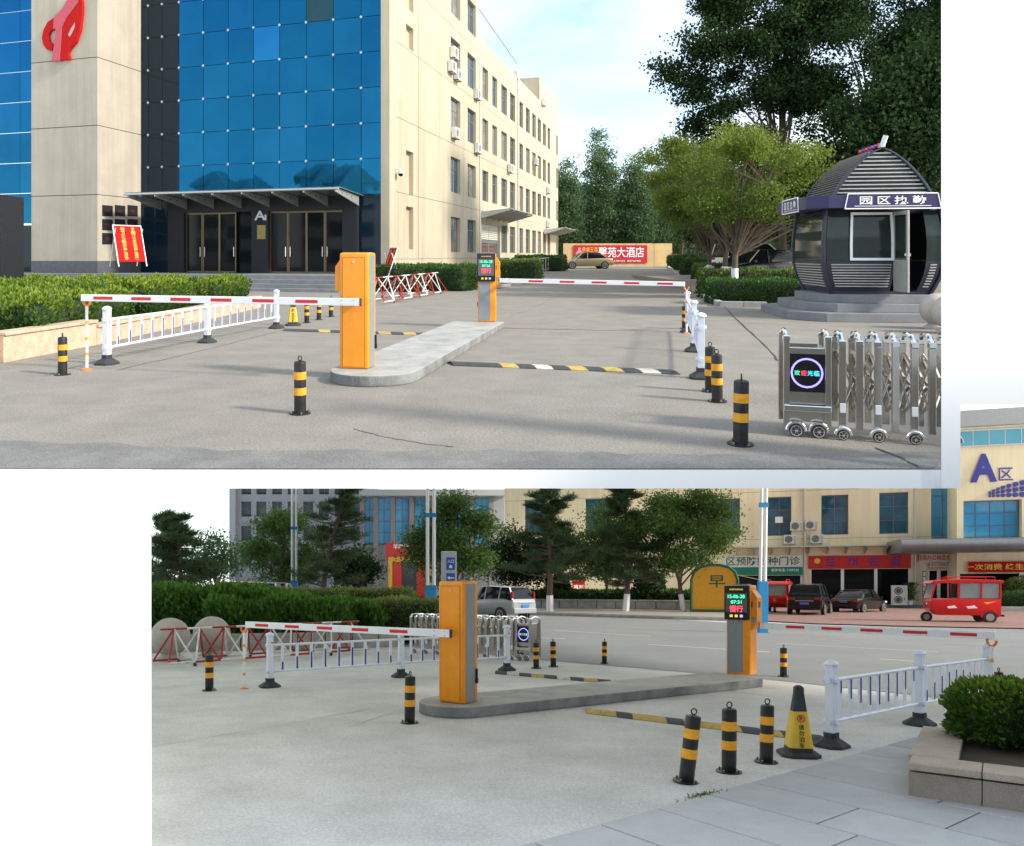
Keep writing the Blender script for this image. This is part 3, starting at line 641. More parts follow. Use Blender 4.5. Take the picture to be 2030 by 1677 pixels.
def tree(p, label, trunk, crown, nc, ml, size, m, seed=1, white=.0, lean=(0, 0), r=.12, name='tree', spread=.45, group=None, aspect=.6, nb=22, up=0., cat='tree', shell=.5, gap=.0, flat=1.):
    """trunk: height where the crown's limbs start; crown: blobs (dx, dy, z, rx, ry, rz)"""
    t = thing(name, label, cat, p, 0, group); rng = np.random.default_rng(seed); vol = np.array([b[3] * b[4] * b[5] for b in crown]); pr = vol ** .8 / (vol ** .8).sum()
    lx, ly = lean; top = max(b[2] for b in crown)
    tp = [(lx * s + .06 * math.sin(3 * s + seed), ly * s + .05 * math.cos(2.3 * s + seed), trunk * s) for s in (0, .25, .5, .75, 1.)] + [(lx * 1.2 + crown[0][0] * .4, ly * 1.2 + crown[0][1] * .4, trunk + (top - trunk) * .55), (crown[0][0] * .7 + lx, crown[0][1] * .7 + ly, trunk + (top - trunk) * .95)]
    tp[0] = (0, 0, -.05)
    tk = obj('trunk', MB().tube(tp, [r * 1.25, r, r * .92, r * .85, r * .8, r * .45, r * .15], 9), M_BARK, t, smooth=True)
    if white > 0:
        k = white / trunk; e = [(lx * s * k + .06 * math.sin(3 * s * k + seed) * 1, ly * s * k + .05 * math.cos(2.3 * s * k + seed), white * s) for s in (0, .5, 1.)]; e[0] = (0, 0, -.04)
        obj('limewash', MB().tube(e, [r * 1.32, r * 1.12, r * 1.06], 9), M_LIME, tk, smooth=True)
    C = []
    for i in range(nc):
        b = crown[rng.choice(len(crown), p=pr)]; v = rng.normal(size=3); v /= np.linalg.norm(v); q = rng.uniform() ** shell
        C.append((b[0] + v[0] * b[3] * q, b[1] + v[1] * b[4] * q, b[2] + v[2] * b[5] * q))
    C = np.array(C); P = (C[:, None, :] + rng.normal(size=(nc, ml, 3)) * np.array([spread, spread, spread * .75 * flat])).reshape(-1, 3)
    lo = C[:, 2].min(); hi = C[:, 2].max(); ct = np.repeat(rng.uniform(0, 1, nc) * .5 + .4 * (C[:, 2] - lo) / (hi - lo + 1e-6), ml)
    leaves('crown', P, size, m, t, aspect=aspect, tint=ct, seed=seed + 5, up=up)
    br = MB(); lim = tp[4]
    for i in rng.choice(nc, min(nb, nc), replace=False):
        e = Vector(C[i]); s0 = Vector(tp[3 + int(rng.integers(0, 3))]); md = s0.lerp(e, .5) + Vector((rng.normal() * .15, rng.normal() * .15, .12 * (e - s0).length * rng.uniform(-.3, 1)))
        br.tube([s0, s0.lerp(md, .6), md, e], [r * .42, r * .3, r * .2, r * .05], 5)
    obj('limbs', br, M_BARK, t, smooth=True)
    return t

def puffs(seed, n, c, R, r0, r1, zmin=0.):           # an uneven crown: many small puffs inside a larger body
    rng = np.random.default_rng(seed); out = []
    for k in range(n):
        v = rng.normal(size=3); v /= np.linalg.norm(v); q = rng.uniform(.35, 1.) ** .6; r = rng.uniform(r0, r1)
        out.append((c[0] + v[0] * R[0] * q, c[1] + v[1] * R[1] * q, max(zmin, c[2] + v[2] * R[2] * q), r, r, r * rng.uniform(.45, .7)))
    return out
def pine(p, label, h, base, rad, seed=1, lean=(0, 0), r=.13, nbr=26, n=130, ln=.32, white=0, m=None, cone_=False, taper=1.):
    t = thing('pine_tree', label, 'tree', p); rng = np.random.default_rng(seed)
    tp = [(lean[0] * s * s + .12 * math.sin(4 * s + seed), lean[1] * s * s, h * s) for s in [i / 7 for i in range(8)]]; tp[0] = (0, 0, -.05)
    tk = obj('trunk', MB().tube(tp, [r * 1.2 * (1 - .8 * i / 7) for i in range(8)], 8), M_BARK, t, smooth=True)
    if white: obj('limewash', MB().tube([(0, 0, -.04), tuple(Vector(tp[1]).lerp(Vector((0, 0, 0)), 1 - white * 7 / h * 1.0)) if white * 7 / h < 1 else tp[1]], [r * 1.3, r * 1.15], 8), M_LIME, tk, smooth=True)
    br = MB(); P = []; D = []; tint = []
    for i in range(nbr):
        s = base + (1 - base) * ((i + rng.uniform(0, .6)) / nbr); a = rng.uniform(0, 6.28) if not cone_ else i * 2.4
        k = s * 7; j = min(int(k), 6); o = Vector(tp[j]).lerp(Vector(tp[j + 1]), k - j)
        R = rad * (1 - taper * max(0, (s - base) / (1 - base)) ** 1.3 * .8) * rng.uniform(.65, 1.1)
        e = o + Vector((math.cos(a) * R, math.sin(a) * R, R * rng.uniform(-.05, .35))); md = o.lerp(e, .5) + Vector((0, 0, -.05 * R)); br.tube([o, md, e], [r * .35, r * .22, r * .06], 5)
        for q in range(5):
            f = .35 + .65 * (q + rng.uniform(0, 1)) / 5; c = o.lerp(e, f) + Vector((rng.normal() * .22, rng.normal() * .22, .12)) * (R * .35 + .15)
            # plumes: long needles radiating from short upright shoots
            k_ = n // 5; dd = rng.normal(size=(k_, 3)); dd[:, 2] = np.abs(dd[:, 2]) * .9 + .1; dd /= np.linalg.norm(dd, axis=1, keepdims=True)
            P.append(np.array(c) + dd * rng.uniform(.1, .9, (k_, 1)) * ln + rng.normal(size=(k_, 3)) * np.array([.2, .2, .07]) * (R * .3 + .2)); D.append(dd); tint.append(np.full(k_, rng.uniform(.2, .8)))
    obj('limbs', br, M_BARK, t, smooth=True)
    leaves('needles', np.concatenate(P), ln * .9, m or M_PINE, t, aspect=.10 if not cone_ else .16, dirs=np.concatenate(D), tint=np.concatenate(tint), seed=seed)
    return t

def ac_unit(p3, rz, label, sc=1., group='wall mounted air conditioner units', fan_dark=True):
    t = thing('air_conditioner', label, 'air conditioner', p3, rz, group); a, b, c = .42 * sc, .30 * sc, .32 * sc
    obj('casing', MB().box(-a, a, -b, -.02, 0, c * 2), M_ACW, t, bevel=.015)
    n = 20; cx, cz = -.10 * sc, c; V = [(cx, -b - .004, cz)] + [(cx + math.cos(i * 2 * math.pi / n) * c * .82, -b - .004, cz + math.sin(i * 2 * math.pi / n) * c * .82) for i in range(n)]
    gr = obj('fan_grille', MB().add(V, [(0, 1 + i, 1 + (i + 1) % n) for i in range(n)]), M_ACG, t)
    rg = MB()
    for q in (.25, .5, .75): rg.tube([(cx + math.cos(i * 2 * math.pi / 16) * c * q, -b - .012, cz + math.sin(i * 2 * math.pi / 16) * c * q) for i in range(17)], .008 * sc, 4)
    obj('guard_rings', rg, M_ACW, gr)
    for sg in (-1, 1): obj('bracket', MB().box(sg * a * .75 - .02, sg * a * .75 + .02, -b, .02, -.06, -.005), M_FRAME, t)
    sl_ = MB()
    for k in range(5): sl_.box(a * .55, a * .92, -b - .006, -b - .001, c * (.3 + k * .3), c * (.3 + k * .3) + .03 * sc)
    obj('vent_slats', sl_, M_ACG, t)
    return t

# ================================================================== UPPER VIEW
# ------------------------------------------------------------------ office building (local x along the front, local y into the plot)
CX0, CY0 = -4.42, 40.0
def FP(px, py, c=0.):                     # a pixel on the front plane y=c -> local x, z
    a = (px - CXP) / F; x = (a * (CY0 + RY * c) - CX0 - RX * c) / (RY + RX * a); return x, ZU(py, CY0 - RX * x + RY * c)
def SP(px, py, c=0.):                     # a pixel on the side plane x=c -> local y, z
    a = (px - CXP) / F; t_ = (a * (CY0 - RX * c) - CX0 - RY * c) / (RX - RY * a); return t_, ZU(py, CY0 - RX * c + RY * t_)
def BW(x, y, z): return (CX0 + RY * x + RX * y, CY0 - RX * x + RY * y, z)     # local -> world
OB = thing('office_building', 'cream office building with blue glass curtain wall and red emblem', 'building', (CX0, CY0, 0), YAW)
ZT = 20.0; XG = -16.25; PZ = .757
def holed_wall(mb, plane, c, u0, u1, z0, z1, holes, depth, th=.0, flip=1):
    """a wall in a plane with rectangular openings and their reveals"""
    us = sorted({u0, u1, *[h[0] for h in holes], *[h[1] for h in holes]}); zs = sorted({z0, z1, *[h[2] for h in holes], *[h[3] for h in holes]})
    P = (lambda u, z, d: (c + d * flip, u, z)) if plane == 'x' else (lambda u, z, d: (u, c + d * flip, z))
    for i in range(len(us) - 1):
        for j in range(len(zs) - 1):
            uc, zc = (us[i] + us[i + 1]) / 2, (zs[j] + zs[j + 1]) / 2
            if any(h[0] < uc < h[1] and h[2] < zc < h[3] for h in holes): continue
            mb.add([P(us[i], zs[j], 0), P(us[i + 1], zs[j], 0), P(us[i + 1], zs[j + 1], 0), P(us[i], zs[j + 1], 0)], [(0, 1, 2, 3)])
    for a, b, e, f in holes:
        for (p, q) in (((a, e), (b, e)), ((b, e), (b, f)), ((b, f), (a, f)), ((a, f), (a, e))): mb.add([P(*p, 0), P(*q, 0), P(*q, depth), P(*p, depth)], [(0, 1, 2, 3)])
    return mb
# side wing: windows
cols = [(460, 517), (560, 609), (650, 684), (708, 738), (762, 796), (813, 844), (867, 891), (907, 931), (945, 967), (977, 998), (1008, 1027), (1036, 1052), (1087, 1097)]
WZ = [(2.0, 4.45), (6.15, 8.6), (10.25, 12.75), (14.35, 16.85), (18.5, 20.9)]
YST = SP(948, 80)[0]; YEND = 55.2; ZLOW, ZHI = 18.9, 25.
holes = []; wins = []
for ci, (a, b) in enumerate(cols):
    y0, y1 = SP(740 + a * .3339, 400)[0], SP(740 + b * .3339, 400)[0]
    for ri, (z0, z1) in enumerate(WZ):
        if ri == 4 and ci > 1: continue
        if ri == 0 and ci in (2, 3): continue
        holes.append((y0, y1, z0, z1)); wins.append((y0, y1, z0, z1))
slots = []
for r0, r1 in ((52, 97), (300, 387), (410, 494), (-30, 20)):
    y0 = SP(805, 400)[0]; y1 = SP(819.5, 400)[0]; slots.append((y0, y1, SP(812, r1)[1], SP(812, r0)[1]))
yd0, yd1 = SP(955, 450)[0], SP(992, 450)[0]
door_h = [(yd0, yd1, .6, 4.3)]
mb = MB(); holed_wall(mb, 'x', 0., 0., YST, 0, ZHI, [h for h in holes if h[1] < YST] + slots, .28, flip=-1)
holed_wall(mb, 'x', -.02, YST, YEND, 0, ZLOW, [h for h in holes if h[0] > YST] + door_h, .28, flip=-1)
mb.add([(0, YST, ZLOW - .5), (0, YST, ZHI), (-9, YST, ZHI), (-9, YST, ZLOW - .5)], [(0, 1, 2, 3)])
mb.add([(-.02, YST, ZLOW), (-.02, YEND, ZLOW), (-12, YEND, ZLOW), (-12, YST, ZLOW)], [(0, 1, 2, 3)])
mb.add([(-.02, YEND, 0), (-.02, YEND, ZLOW), (-12, YEND, ZLOW), (-12, YEND, 0)], [(0, 1, 2, 3)])
mb.add([(0, 0, ZHI), (0, YST, ZHI), (-18, YST, ZHI), (-18, 0, ZHI)], [(0, 1, 2, 3)])
xs0 = FP(755, 300)[0]
mb.add([(xs0, -.0, 0), (0, -.0, 0), (0, -.0, ZHI), (xs0, 0, ZHI)], [(0, 1, 2, 3)])
for (a, b, e, f) in slots: mb.add([(-.28, a, e), (-.28, b, e), (-.28, b, f), (-.28, a, f)], [(0, 1, 2, 3)])
WALL = obj('side_wall', mb, M_CREAM, OB)
ya, yb_ = SP(740 + 945 * .3339, 250)[0], SP(740 + 1103 * .3339, 250)[0]
obj('stair_tower', MB().box(-5, -.01, ya + 4, YEND - .0, ZLOW - .01, ZLOW + 2.6), M_CREAM, OB)
for (y0, y1, z0, z1) in wins:
    d = -.22; w = obj('window', MB().box(d - .06, d, y0, y0 + .07, z0, z1).box(d - .06, d, y1 - .07, y1, z0, z1).box(d - .06, d, y0 + .07, y1 - .07, z0, z0 + .07).box(d - .06, d, y0 + .07, y1 - .07, z1 - .07, z1)
                      .box(d - .05, d - .005, (y0 + y1) / 2 - .03, (y0 + y1) / 2 + .03, z0 + .07, z1 - .07).box(d - .05, d - .005, y0 + .07, y1 - .07, z0 + (z1 - z0) * .68 - .03, z0 + (z1 - z0) * .68 + .03), M_FRAME, OB)
    obj('pane', MB().box(d - .045, d - .03, y0 + .06, y1 - .06, z0 + .06, z1 - .06), random.choice((M_WING, M_WING, mat('curtained_glass', (.20, .20, .19), .12, var=.35, scale=1.5), mat('bluish_glass', (.06, .11, .15), .06, var=.3))), w)
for k in (0, 1):                                                        # louvred service door on the ground floor
    a = yd0 + (yd1 - yd0) * k * .5; b = a + (yd1 - yd0) * .5 - .04
    dd = obj('door', MB().box(-.30, -.25, a, b, .6, 3.0), M_FRAME, OB); obj('pane', MB().box(-.248, -.24, a + .2, b - .2, .9, 2.8), M_WING, dd)
    lv = MB()
    for j in range(8): lv.box(-.28, -.23, a + .05, b - .05, 3.1 + j * .15, 3.2 + j * .15)
    obj('louvre', lv, M_ACW, OB)
gr = MB()
for z in (5.3, 9.5, 13.7, 17.6, 1.55):
    gr.box(.001, .006, .9 if z > 2 else .05, YST, z, z + .035).box(-.0185, -.014, YST + .01, YEND, z, z + .035)
yg = SP(829, 300)[0]; gr.box(.0011, .0062, yg, yg + .04, 1.6, ZHI - 1)
obj('groove_lines', gr, mat('groove', (.20, .17, .13), .9), OB)
dp = MB(); yp = SP(740 + 858 * .3339, 300)[0]; dp.cyl((.08, yp, .5), (.08, yp, ZLOW + .6), .07, n=8).box(-.4, .12, yp - .5, yp + .3, ZLOW - .2, ZLOW + .5)
obj('drainpipe', dp, M_ACW, OB, smooth=True)
dp = MB(); yp = SP(740 + 632 * .3339, 300)[0]; dp.cyl((.05, yp, .5), (.05, yp, 17), .04, n=6); obj('drainpipe', dp, M_ACW, OB)
for (a, b, r) in ((954, 1032, 421), (1078, 1122, 456)):                 # glass porches
    y0 = SP(a, r)[0]; y1 = SP(min(b, 1104), r)[0]; z = SP(a, r)[1]; y1 = min(y1, y0 + 9, YEND)
    c = obj('porch_roof', MB().add([(0, y0, z), (2.4, y0, z + .25), (2.4, y1, z + .25), (0, y1, z), (0, y0, z + .06), (2.4, y0, z + .31), (2.4, y1, z + .31), (0, y1, z + .06)], [(0, 1, 2, 3), (4, 5, 6, 7), (0, 1, 5, 4), (1, 2, 6, 5), (2, 3, 7, 6)]), mat('porch_glass', (.42, .47, .46), .2, var=.1), OB)
    for k in range(6): yy = y0 + (y1 - y0) * k / 5; obj('rib', MB().prism([(.02, z - .45), (.1, z - .45), (2.3, z + .14), (2.3, z + .22), (.02, z)], yy - .04, yy + .04, 'y'), M_ALU, c)
# front curtain wall of single panes with point fixings
PW = 1.69; PH = 1.955; xr = FP(716, 300)[0]; zr = FP(354, 329.5)[1]
bolts = MB(); random.seed(5)
bk = obj('curtain_backing', MB().box(XG + .02, xs0 - .01, .06, .2, PZ, ZT), M_DARKG, OB)
xe = [xs0, xr] + [xr - PW * k for k in range(1, 8)]
xl = xe[-1]; xe += [xl - 1.2, xl - 2.2, XG + .02]
m_tint = [mat('curtain_glass_%s' % n_, c_, .03, 1.0, var=.10, scale=.3, bump=.03, bscale=.9) for n_, c_ in (('a', (.009, .112, .235)), ('b', (.010, .12, .25)), ('c', (.012, .13, .265)), ('light', (.02, .18, .40)), ('dull', (.03, .08, .095)))]
m_dk = mat('dark_glass_and_reflection', (.004, .016, .03), .05, var=.1, spec=.3)  # near-black glass; on the corner panes it paints in the column's dark reflection
zs = [zr + PH * k for k in range(-1, 9)]
for i in range(len(xe) - 1):
    x1, x0 = xe[i], xe[i + 1]
    for j in range(len(zs) - 1):
        z0, z1 = zs[j], zs[j + 1]
        mm = m_dk if i >= 8 else random.choice(m_tint[:3])
        if i == 4 and j == 4: mm = m_tint[3]
        if i == 2 and j == 5: mm = m_tint[4]
        ty = random.uniform(-.004, .004); tz = random.uniform(-.005, .005)
        obj('glass_pane', MB().add([(x0 + .014, ty, z0 + .014), (x1 - .014, -ty, z0 + .014), (x1 - .014, -ty + tz, z1 - .014), (x0 + .014, ty + tz, z1 - .014), (x0 + .014, .03, z0 + .014), (x1 - .014, .03, z0 + .014), (x1 - .014, .03, z1 - .014), (x0 + .014, .03, z1 - .014)],
            [(0, 1, 2, 3), (0, 4, 5, 1), (1, 5, 6, 2), (2, 6, 7, 3), (3, 7, 4, 0)]), mm, OB)
        if 0 < i < 11: s_ = .085; bolts.add([(x1 - s_, -.04, z1), (x1, -.04, z1 - s_), (x1 + s_, -.04, z1), (x1, -.04, z1 + s_), (x1 - s_, .01, z1), (x1, .01, z1 - s_), (x1 + s_, .01, z1), (x1, .01, z1 + s_)], [(0, 1, 2, 3), (0, 4, 5, 1), (1, 5, 6, 2), (2, 6, 7, 3), (3, 7, 4, 0)])
bo = obj('point_fixings', bolts, M_ALU, OB); bo['kind'] = 'stuff'
zc = zs[0]                                                                # below: dark entrance bay
ga = obj('lower_glass', MB().box(XG + .02, FP(340, 500)[0] - .01, .0, .05, PZ, zc - .02), m_dk, OB)
obj('lower_glass', MB().box(FP(712, 500)[0] + .01, xs0 - .01, .0, .05, PZ, zc - .02), m_dk, OB)
p0, p1 = FP(340, 500)[0], FP(712, 500)[0]; pz = zc - .05
d0, d1 = (FP(372, 500)[0], FP(505, 500)[0]), (FP(538, 500)[0], FP(684, 500)[0]); dz = FP(450, 421)[1]
mb = MB(); holed_wall(mb, 'y', -.35, p0, p1, PZ, pz, [(d0[0], d0[1], PZ, dz), (d1[0], d1[1], PZ, dz)], .5)
mb.add([(p0, -.35, PZ), (p0, .0, PZ), (p0, 0, pz), (p0, -.35, pz)], [(0, 1, 2, 3)]).add([(p1, -.35, PZ), (p1, .0, PZ), (p1, 0, pz), (p1, -.35, pz)], [(0, 1, 2, 3)]).add([(p0, -.35, pz), (p1, -.35, pz), (p1, 0, pz), (p0, 0, pz)], [(0, 1, 2, 3)])
obj('granite_portal', mb, M_DGRAN, OB)
for (a, b) in (d0, d1):
    wd = (b - a) / 4
    for k in range(4):
        x0 = a + wd * k; x1 = x0 + wd; yy = -.12 - (.0 if k % 2 else .03)
        if (a, k) == (d0[0], 3): yy = .3
        dr = obj('door', MB().box(x0, x0 + .07, yy, yy + .07, PZ, dz).box(x1 - .07, x1 - .002, yy, yy + .07, PZ, dz).box(x0 + .07, x1 - .07, yy, yy + .07, dz - .1, dz).box(x0 + .07, x1 - .07, yy, yy + .07, PZ, PZ + .1), M_BRONZE, OB)
        obj('pane', MB().box(x0 + .06, x1 - .06, yy + .03, yy + .045, PZ + .05, dz - .05), M_DARKG, dr)
        hx = x1 - .16 if k % 2 == 0 else x0 + .12
        obj('handle', MB().cyl((hx + .02, yy - .03, PZ + .95), (hx + .02, yy - .03, PZ + 1.5), .022, n=6).cyl((hx + .02, yy - .03, PZ + 1.22), (hx + .02, yy, PZ + 1.22), .03, n=6), M_CHROME, dr)
    obj('door_head', MB().box(a, b, -.15, -.02, dz + .003, dz + .09), M_BRONZE, OB)
obj('lobby_darkness', MB().box(p0 + .1, p1 - .1, 3.0, 3.1, PZ, pz), M_DGRAN, OB, label='dark sheet standing in for the shade inside the lobby')  # interior shade put in as a dark sheet behind the doors
xa, za = FP(519, 427, -.35)
txt('sign_lettering', 'A', 1, T((xa - .12, -.36, za)), M_ALU, OB, bold=.02, high=.55); txt('sign_lettering', '1', 1, T((xa + .24, -.36, za - .12)), M_ALU, OB, bold=.01, high=.32)
obj('brass_plate', MB().box(xa - .3, xa + .25, -.37, -.352, za - 1.35, za - .55), mat('brass', (.30, .24, .08), .4, .6), OB, bevel=.01)
# glass canopy on brackets
cz = FP(500, 394)[1]; c0, c1 = FP(285, 395, -1.5)[0], FP(698, 395, -1.5)[0]
cn = obj('entrance_canopy', MB().add([(c0, -3.0, cz + .22), (c1, -3.0, cz + .22), (c1, -.06, cz), (c0, -.06, cz), (c0, -3.0, cz + .26), (c1, -3.0, cz + .26), (c1, -.06, cz + .04), (c0, -.06, cz + .04)], [(0, 1, 2, 3), (4, 7, 6, 5), (0, 4, 5, 1), (1, 5, 6, 2), (3, 7, 4, 0)]), mat('canopy_glass', (.10, .16, .17), .08, var=.1), OB)
for k in range(8):
    xx = c0 + .2 + (c1 - c0 - .4) * k / 7; br = MB().prism([(-3.05, cz + .0), (-3.05, cz + .2), (-.3, cz - .02), (-.3, cz - .55)], xx - .035, xx + .035, 'x')
    bk_ = obj('bracket', br, M_ALU, cn)
    h_ = MB()
    for q in (.35, .55, .75): h_.cyl((xx - .04, -.3 - 2.7 * q, cz - .22 + .28 * q), (xx + .04, -.3 - 2.7 * q, cz - .22 + .28 * q), .045, n=8)
    obj('bracket_holes', h_, M_TXTD, bk_)
obj('front_rail', MB().cyl((c0, -3.08, cz + .15), (c1, -3.08, cz + .15), .06, n=8), M_ALU, cn)
# column with emblem, plaques and grooves
YC = -3.42; xk0 = FP(62, 400, YC)[0]; xk1 = XG
CO = obj('column', MB().box(xk0, xk1, YC, .5, PZ + .7, ZT), M_CREAM2, OB)
obj('plinth', MB().box(xk0 - .01, xk1 + .01, YC - .01, .5, PZ, PZ + .70), M_PLINTH, CO)
g_ = MB()
for r in (113, 248, 385.5): z = FP(193, r, YC)[1]; g_.box(xk0, xk1 + .004, YC - .004, YC - .0005, z - .02, z + .02).box(xk1 + .0005, xk1 + .004, YC, .5, z - .02, z + .02)
obj('groove_lines', g_, mat('groove_dark', (.06, .05, .045), .9), CO)
def emblem():
    px = lambda u, v: FP(u / 2.671, v / 2.671, YC)
    th = MB(); y0, y1 = YC - .16, YC - .003
    left = [(300, 95), (262, 122), (240, 165), (233, 205), (240, 240), (258, 265), (288, 275), (292, 240), (272, 222), (268, 190), (278, 168), (300, 155)]
    stem = [(405, -50), (345, 50), (300, 95), (296, 155), (312, 162), (300, 250), (288, 326), (330, 326), (336, 240), (342, 150), (362, 105), (400, 55), (425, 20), (440, -50)]
    right = [(440, -20), (425, 22), (400, 58), (364, 108), (344, 152), (338, 240), (332, 322), (382, 318), (372, 285), (385, 260), (415, 225), (436, 160), (445, 90), (448, 30)]
    for nm, poly, m_, oy in (('emblem_arc', left, M_REDP, 0), ('emblem_stem', stem, mat('emblem_pink', (.50, .07, .10), .5, var=.04), .05), ('emblem_flame', right, M_REDP, .02)):
        e = obj(nm, MB().prism([px(*q) for q in poly], y0 - oy, y1, 'y'), m_, CO)
    obj('emblem_gap', MB().prism([px(*q) for q in [(374, 190), (388, 158), (410, 124), (408, 150), (395, 178), (382, 200)]], y0 - .03, y0 - .021, 'y'), M_CREAM2, CO)
emblem()
for i in range(3):
    for j in range(3):
        y0, z1 = SP((540 + i * 67) / 2.671, (1085 + j * 74) / 2.671, XG); y1 = SP((595 + i * 66) / 2.671, 430, XG)[0]; z0 = SP((567 + i * 67) / 2.671, (1145 + j * 74) / 2.671, XG)[1]
        pl = obj('black_plaque', MB().box(XG + .001, XG + .03, y0, y1, z0, z1), M_DGRAN, CO)
        obj('red_character', MB().box(XG + .0305, XG + .033, y0 + (y1 - y0) * .3, y0 + (y1 - y0) * .7, z0 + (z1 - z0) * .4, z0 + (z1 - z0) * .6), mat('dull_red', (.10, .008, .010), .6), pl)
# left glass wing beyond the column
xw = xk0; lw = MB()
for i in range(4):
    x1 = xw - .02 - i * 1.75; x0 = x1 - 1.72
    for j in range(9):
        z0 = PZ + 3.0 + j * 1.9; obj('glass_pane', MB().box(x0, x1, -1.0, -.95, z0, z0 + 1.87), m_tint[(i + j) % 3], OB)
obj('lower_glass', MB().box(xw - 7, xw - .02, -.9, -.85, PZ, PZ + 2.9), m_dk, OB)
obj('yellow_notice', MB().box(xw - 1.5, xw - .15, -1.05, -1.0, ZU(415, 45), ZU(374, 45)), mat('notice_yellow', (.55, .36, .08), .6), OB)
# stone platform and steps
STP = tag(obj('entrance_steps', MB().box(-26, -.3, -4.2, .5, 0, PZ), M_STONE), 'long grey stone steps leading up to the glass entrance', 'steps')
STP.location = (CX0, CY0, 0); STP.rotation_euler = (0, 0, YAW)
for k in range(3): obj('tread', MB().box(-26, -.3, -4.6 - k * .42, -4.2 - k * .42 - .002, 0, PZ - .2 * (k + 1)), M_STONE, STP, bevel=.015)
# air conditioners on the side wing
acs = [(478, 318, 'upper of the two air conditioners hung beside the third floor window'), (465, 400, 'nearest air conditioner under the third floor window'), (498, 447, 'low air conditioner tucked behind the nearest third floor unit'),
       (617, 560, 'air conditioner below the second column third floor window'), (485, 792, 'air conditioner below the nearest second floor window'), (619, 880, 'air conditioner below the second window of the second floor'),
       (812, 995, 'air conditioner right of the wing middle above the porch'), (965, 950, 'small white air conditioner high beside the drainpipe windows'), (1038, 1118, 'air conditioner near the far end of the wing, second floor'), (1037, 1318, 'air conditioner near the far end of the wing above the far porch'), (1011, 668, 'air conditioner on the roof edge by the stair tower')]
for a, b, lab in acs:
    y, z = SP(740 + a * .3339, b * .3339 + 10, .15); ac_unit(BW(.03, y, z if b != 668 else ZLOW - .3), YAW + math.pi / 2, lab, 1.15)
# dome camera on the corner
dc = thing('dome_camera', 'white dome security camera on a bracket at the building corner', 'camera', BW(.05, SP(791, 340, .2)[0], SP(791, 345, .2)[1]), YAW)
obj('bracket', MB().cyl((-.05, 0, .28), (.25, 0, .28), .03, n=8).cyl((.25, 0, .28), (.25, 0, .2), .03, n=8), M_ACW, dc); obj('housing', MB().lathe([(.02, .22), (.13, .2), (.16, .1), (.16, .02)], 14, (.25, 0)), M_ACW, dc, smooth=True)
obj('dome', MB().lathe([(.14, .02), (.13, -.06), (.08, -.12), (.01, -.14)], 14, (.25, 0)), M_DARKG, dc, smooth=True)

# ------------------------------------------------------------------ slogan boards
def board(p, rz, label, z, w_=1.35, h_=1.9, lines=('文明让生活更温馨', '创卫让临沂更洁净')):
    t = thing('slogan_board', label, 'sign board', (p[0], p[1], z), rz); a = math.radians(19); Mx = Matrix.Rotation(-a, 4, 'X')
    obj('panel', moved(MB().box(-w_ / 2, w_ / 2, 0, .03, .25, .25 + h_), Mx), M_REDP, t)
    obj('frame', moved(MB().box(-w_ / 2 - .04, -w_ / 2 - .001, -.005, .035, 0, .29 + h_).box(w_ / 2 + .001, w_ / 2 + .04, -.005, .035, 0, .29 + h_).box(-w_ / 2, w_ / 2, -.004, .034, .252 + h_, .29 + h_), Mx).cyl((-w_ / 2, 1.1, 0), (-w_ / 2, .45, 1.9), .02, n=6).cyl((w_ / 2, 1.1, 0), (w_ / 2, .45, 1.9), .02, n=6), M_ARM, t)
    for k, s in enumerate(lines):
        n = len(s)
        for j, c in enumerate(s): txt('lettering', c, .2, Mx @ T(((.26, -.26)[k], -.004, .25 + h_ * (1 - (j + .75) / (n + .6)))), M_TXTY, t, bold=.01, wide=.2)
    return t
x, y = X(264, 37.), 37.
board((X(264, 36.6), 36.6), .85, 'red slogan board with yellow characters beside the emblem column', ZU(528, 36.6))
board((X(752, 36.), 36.), -1.15, 'red slogan board seen edge on beside the hedge at the building corner', 0, 1.1, 2.0)

# ------------------------------------------------------------------ left planting bed
GW = thing('planter_wall', 'pink granite planter wall along the left lane of the upper view', 'planter', (-7.4, 12.2))
pts = [(-9.2, 10.6), (-7.75, 12.0), (-7.45, 14.4), (-7.35, 17), (-7.3, 19.6), (-7.25, 22.2), (-7.2, 24.8)]
for k in range(len(pts) - 1):
    a = Vector((pts[k][0] + 7.4, pts[k][1] - 12.2, 0)); b = Vector((pts[k + 1][0] + 7.4, pts[k + 1][1] - 12.2, 0)); hgt = .50 if k < 2 else .40; d = (b - a).normalized()
    for q in range(2):
        c, e = a.lerp(b, q / 2), a.lerp(b, (q + 1) / 2); obj('granite_block', MB().bar(c + d * .004 + Vector((0, 0, hgt / 2 - .03)), e - d * .004 + Vector((0, 0, hgt / 2 - .03)), .26, hgt - .06), M_GRAN, GW, bevel=.01)
        obj('coping_slab', MB().bar(c + d * .003 + Vector((0, 0, hgt - .028)), e - d * .003 + Vector((0, 0, hgt - .028)), .34, .06), M_GRAN, GW, bevel=.012)
struct('planting_soil', MB().prism([(-8.0, 12.4), (-7.4, 24.6), (-20, 25.5), (-20, 12.4)], 0, .3), M_SOIL)
struct('pool_strip', MB().prism([(-8.6, 12.0), (-8.6, 12.4), (-12, 12.4), (-12, 12.0)], 0, .44), mat('pool_blue', (.02, .25, .40), .3))
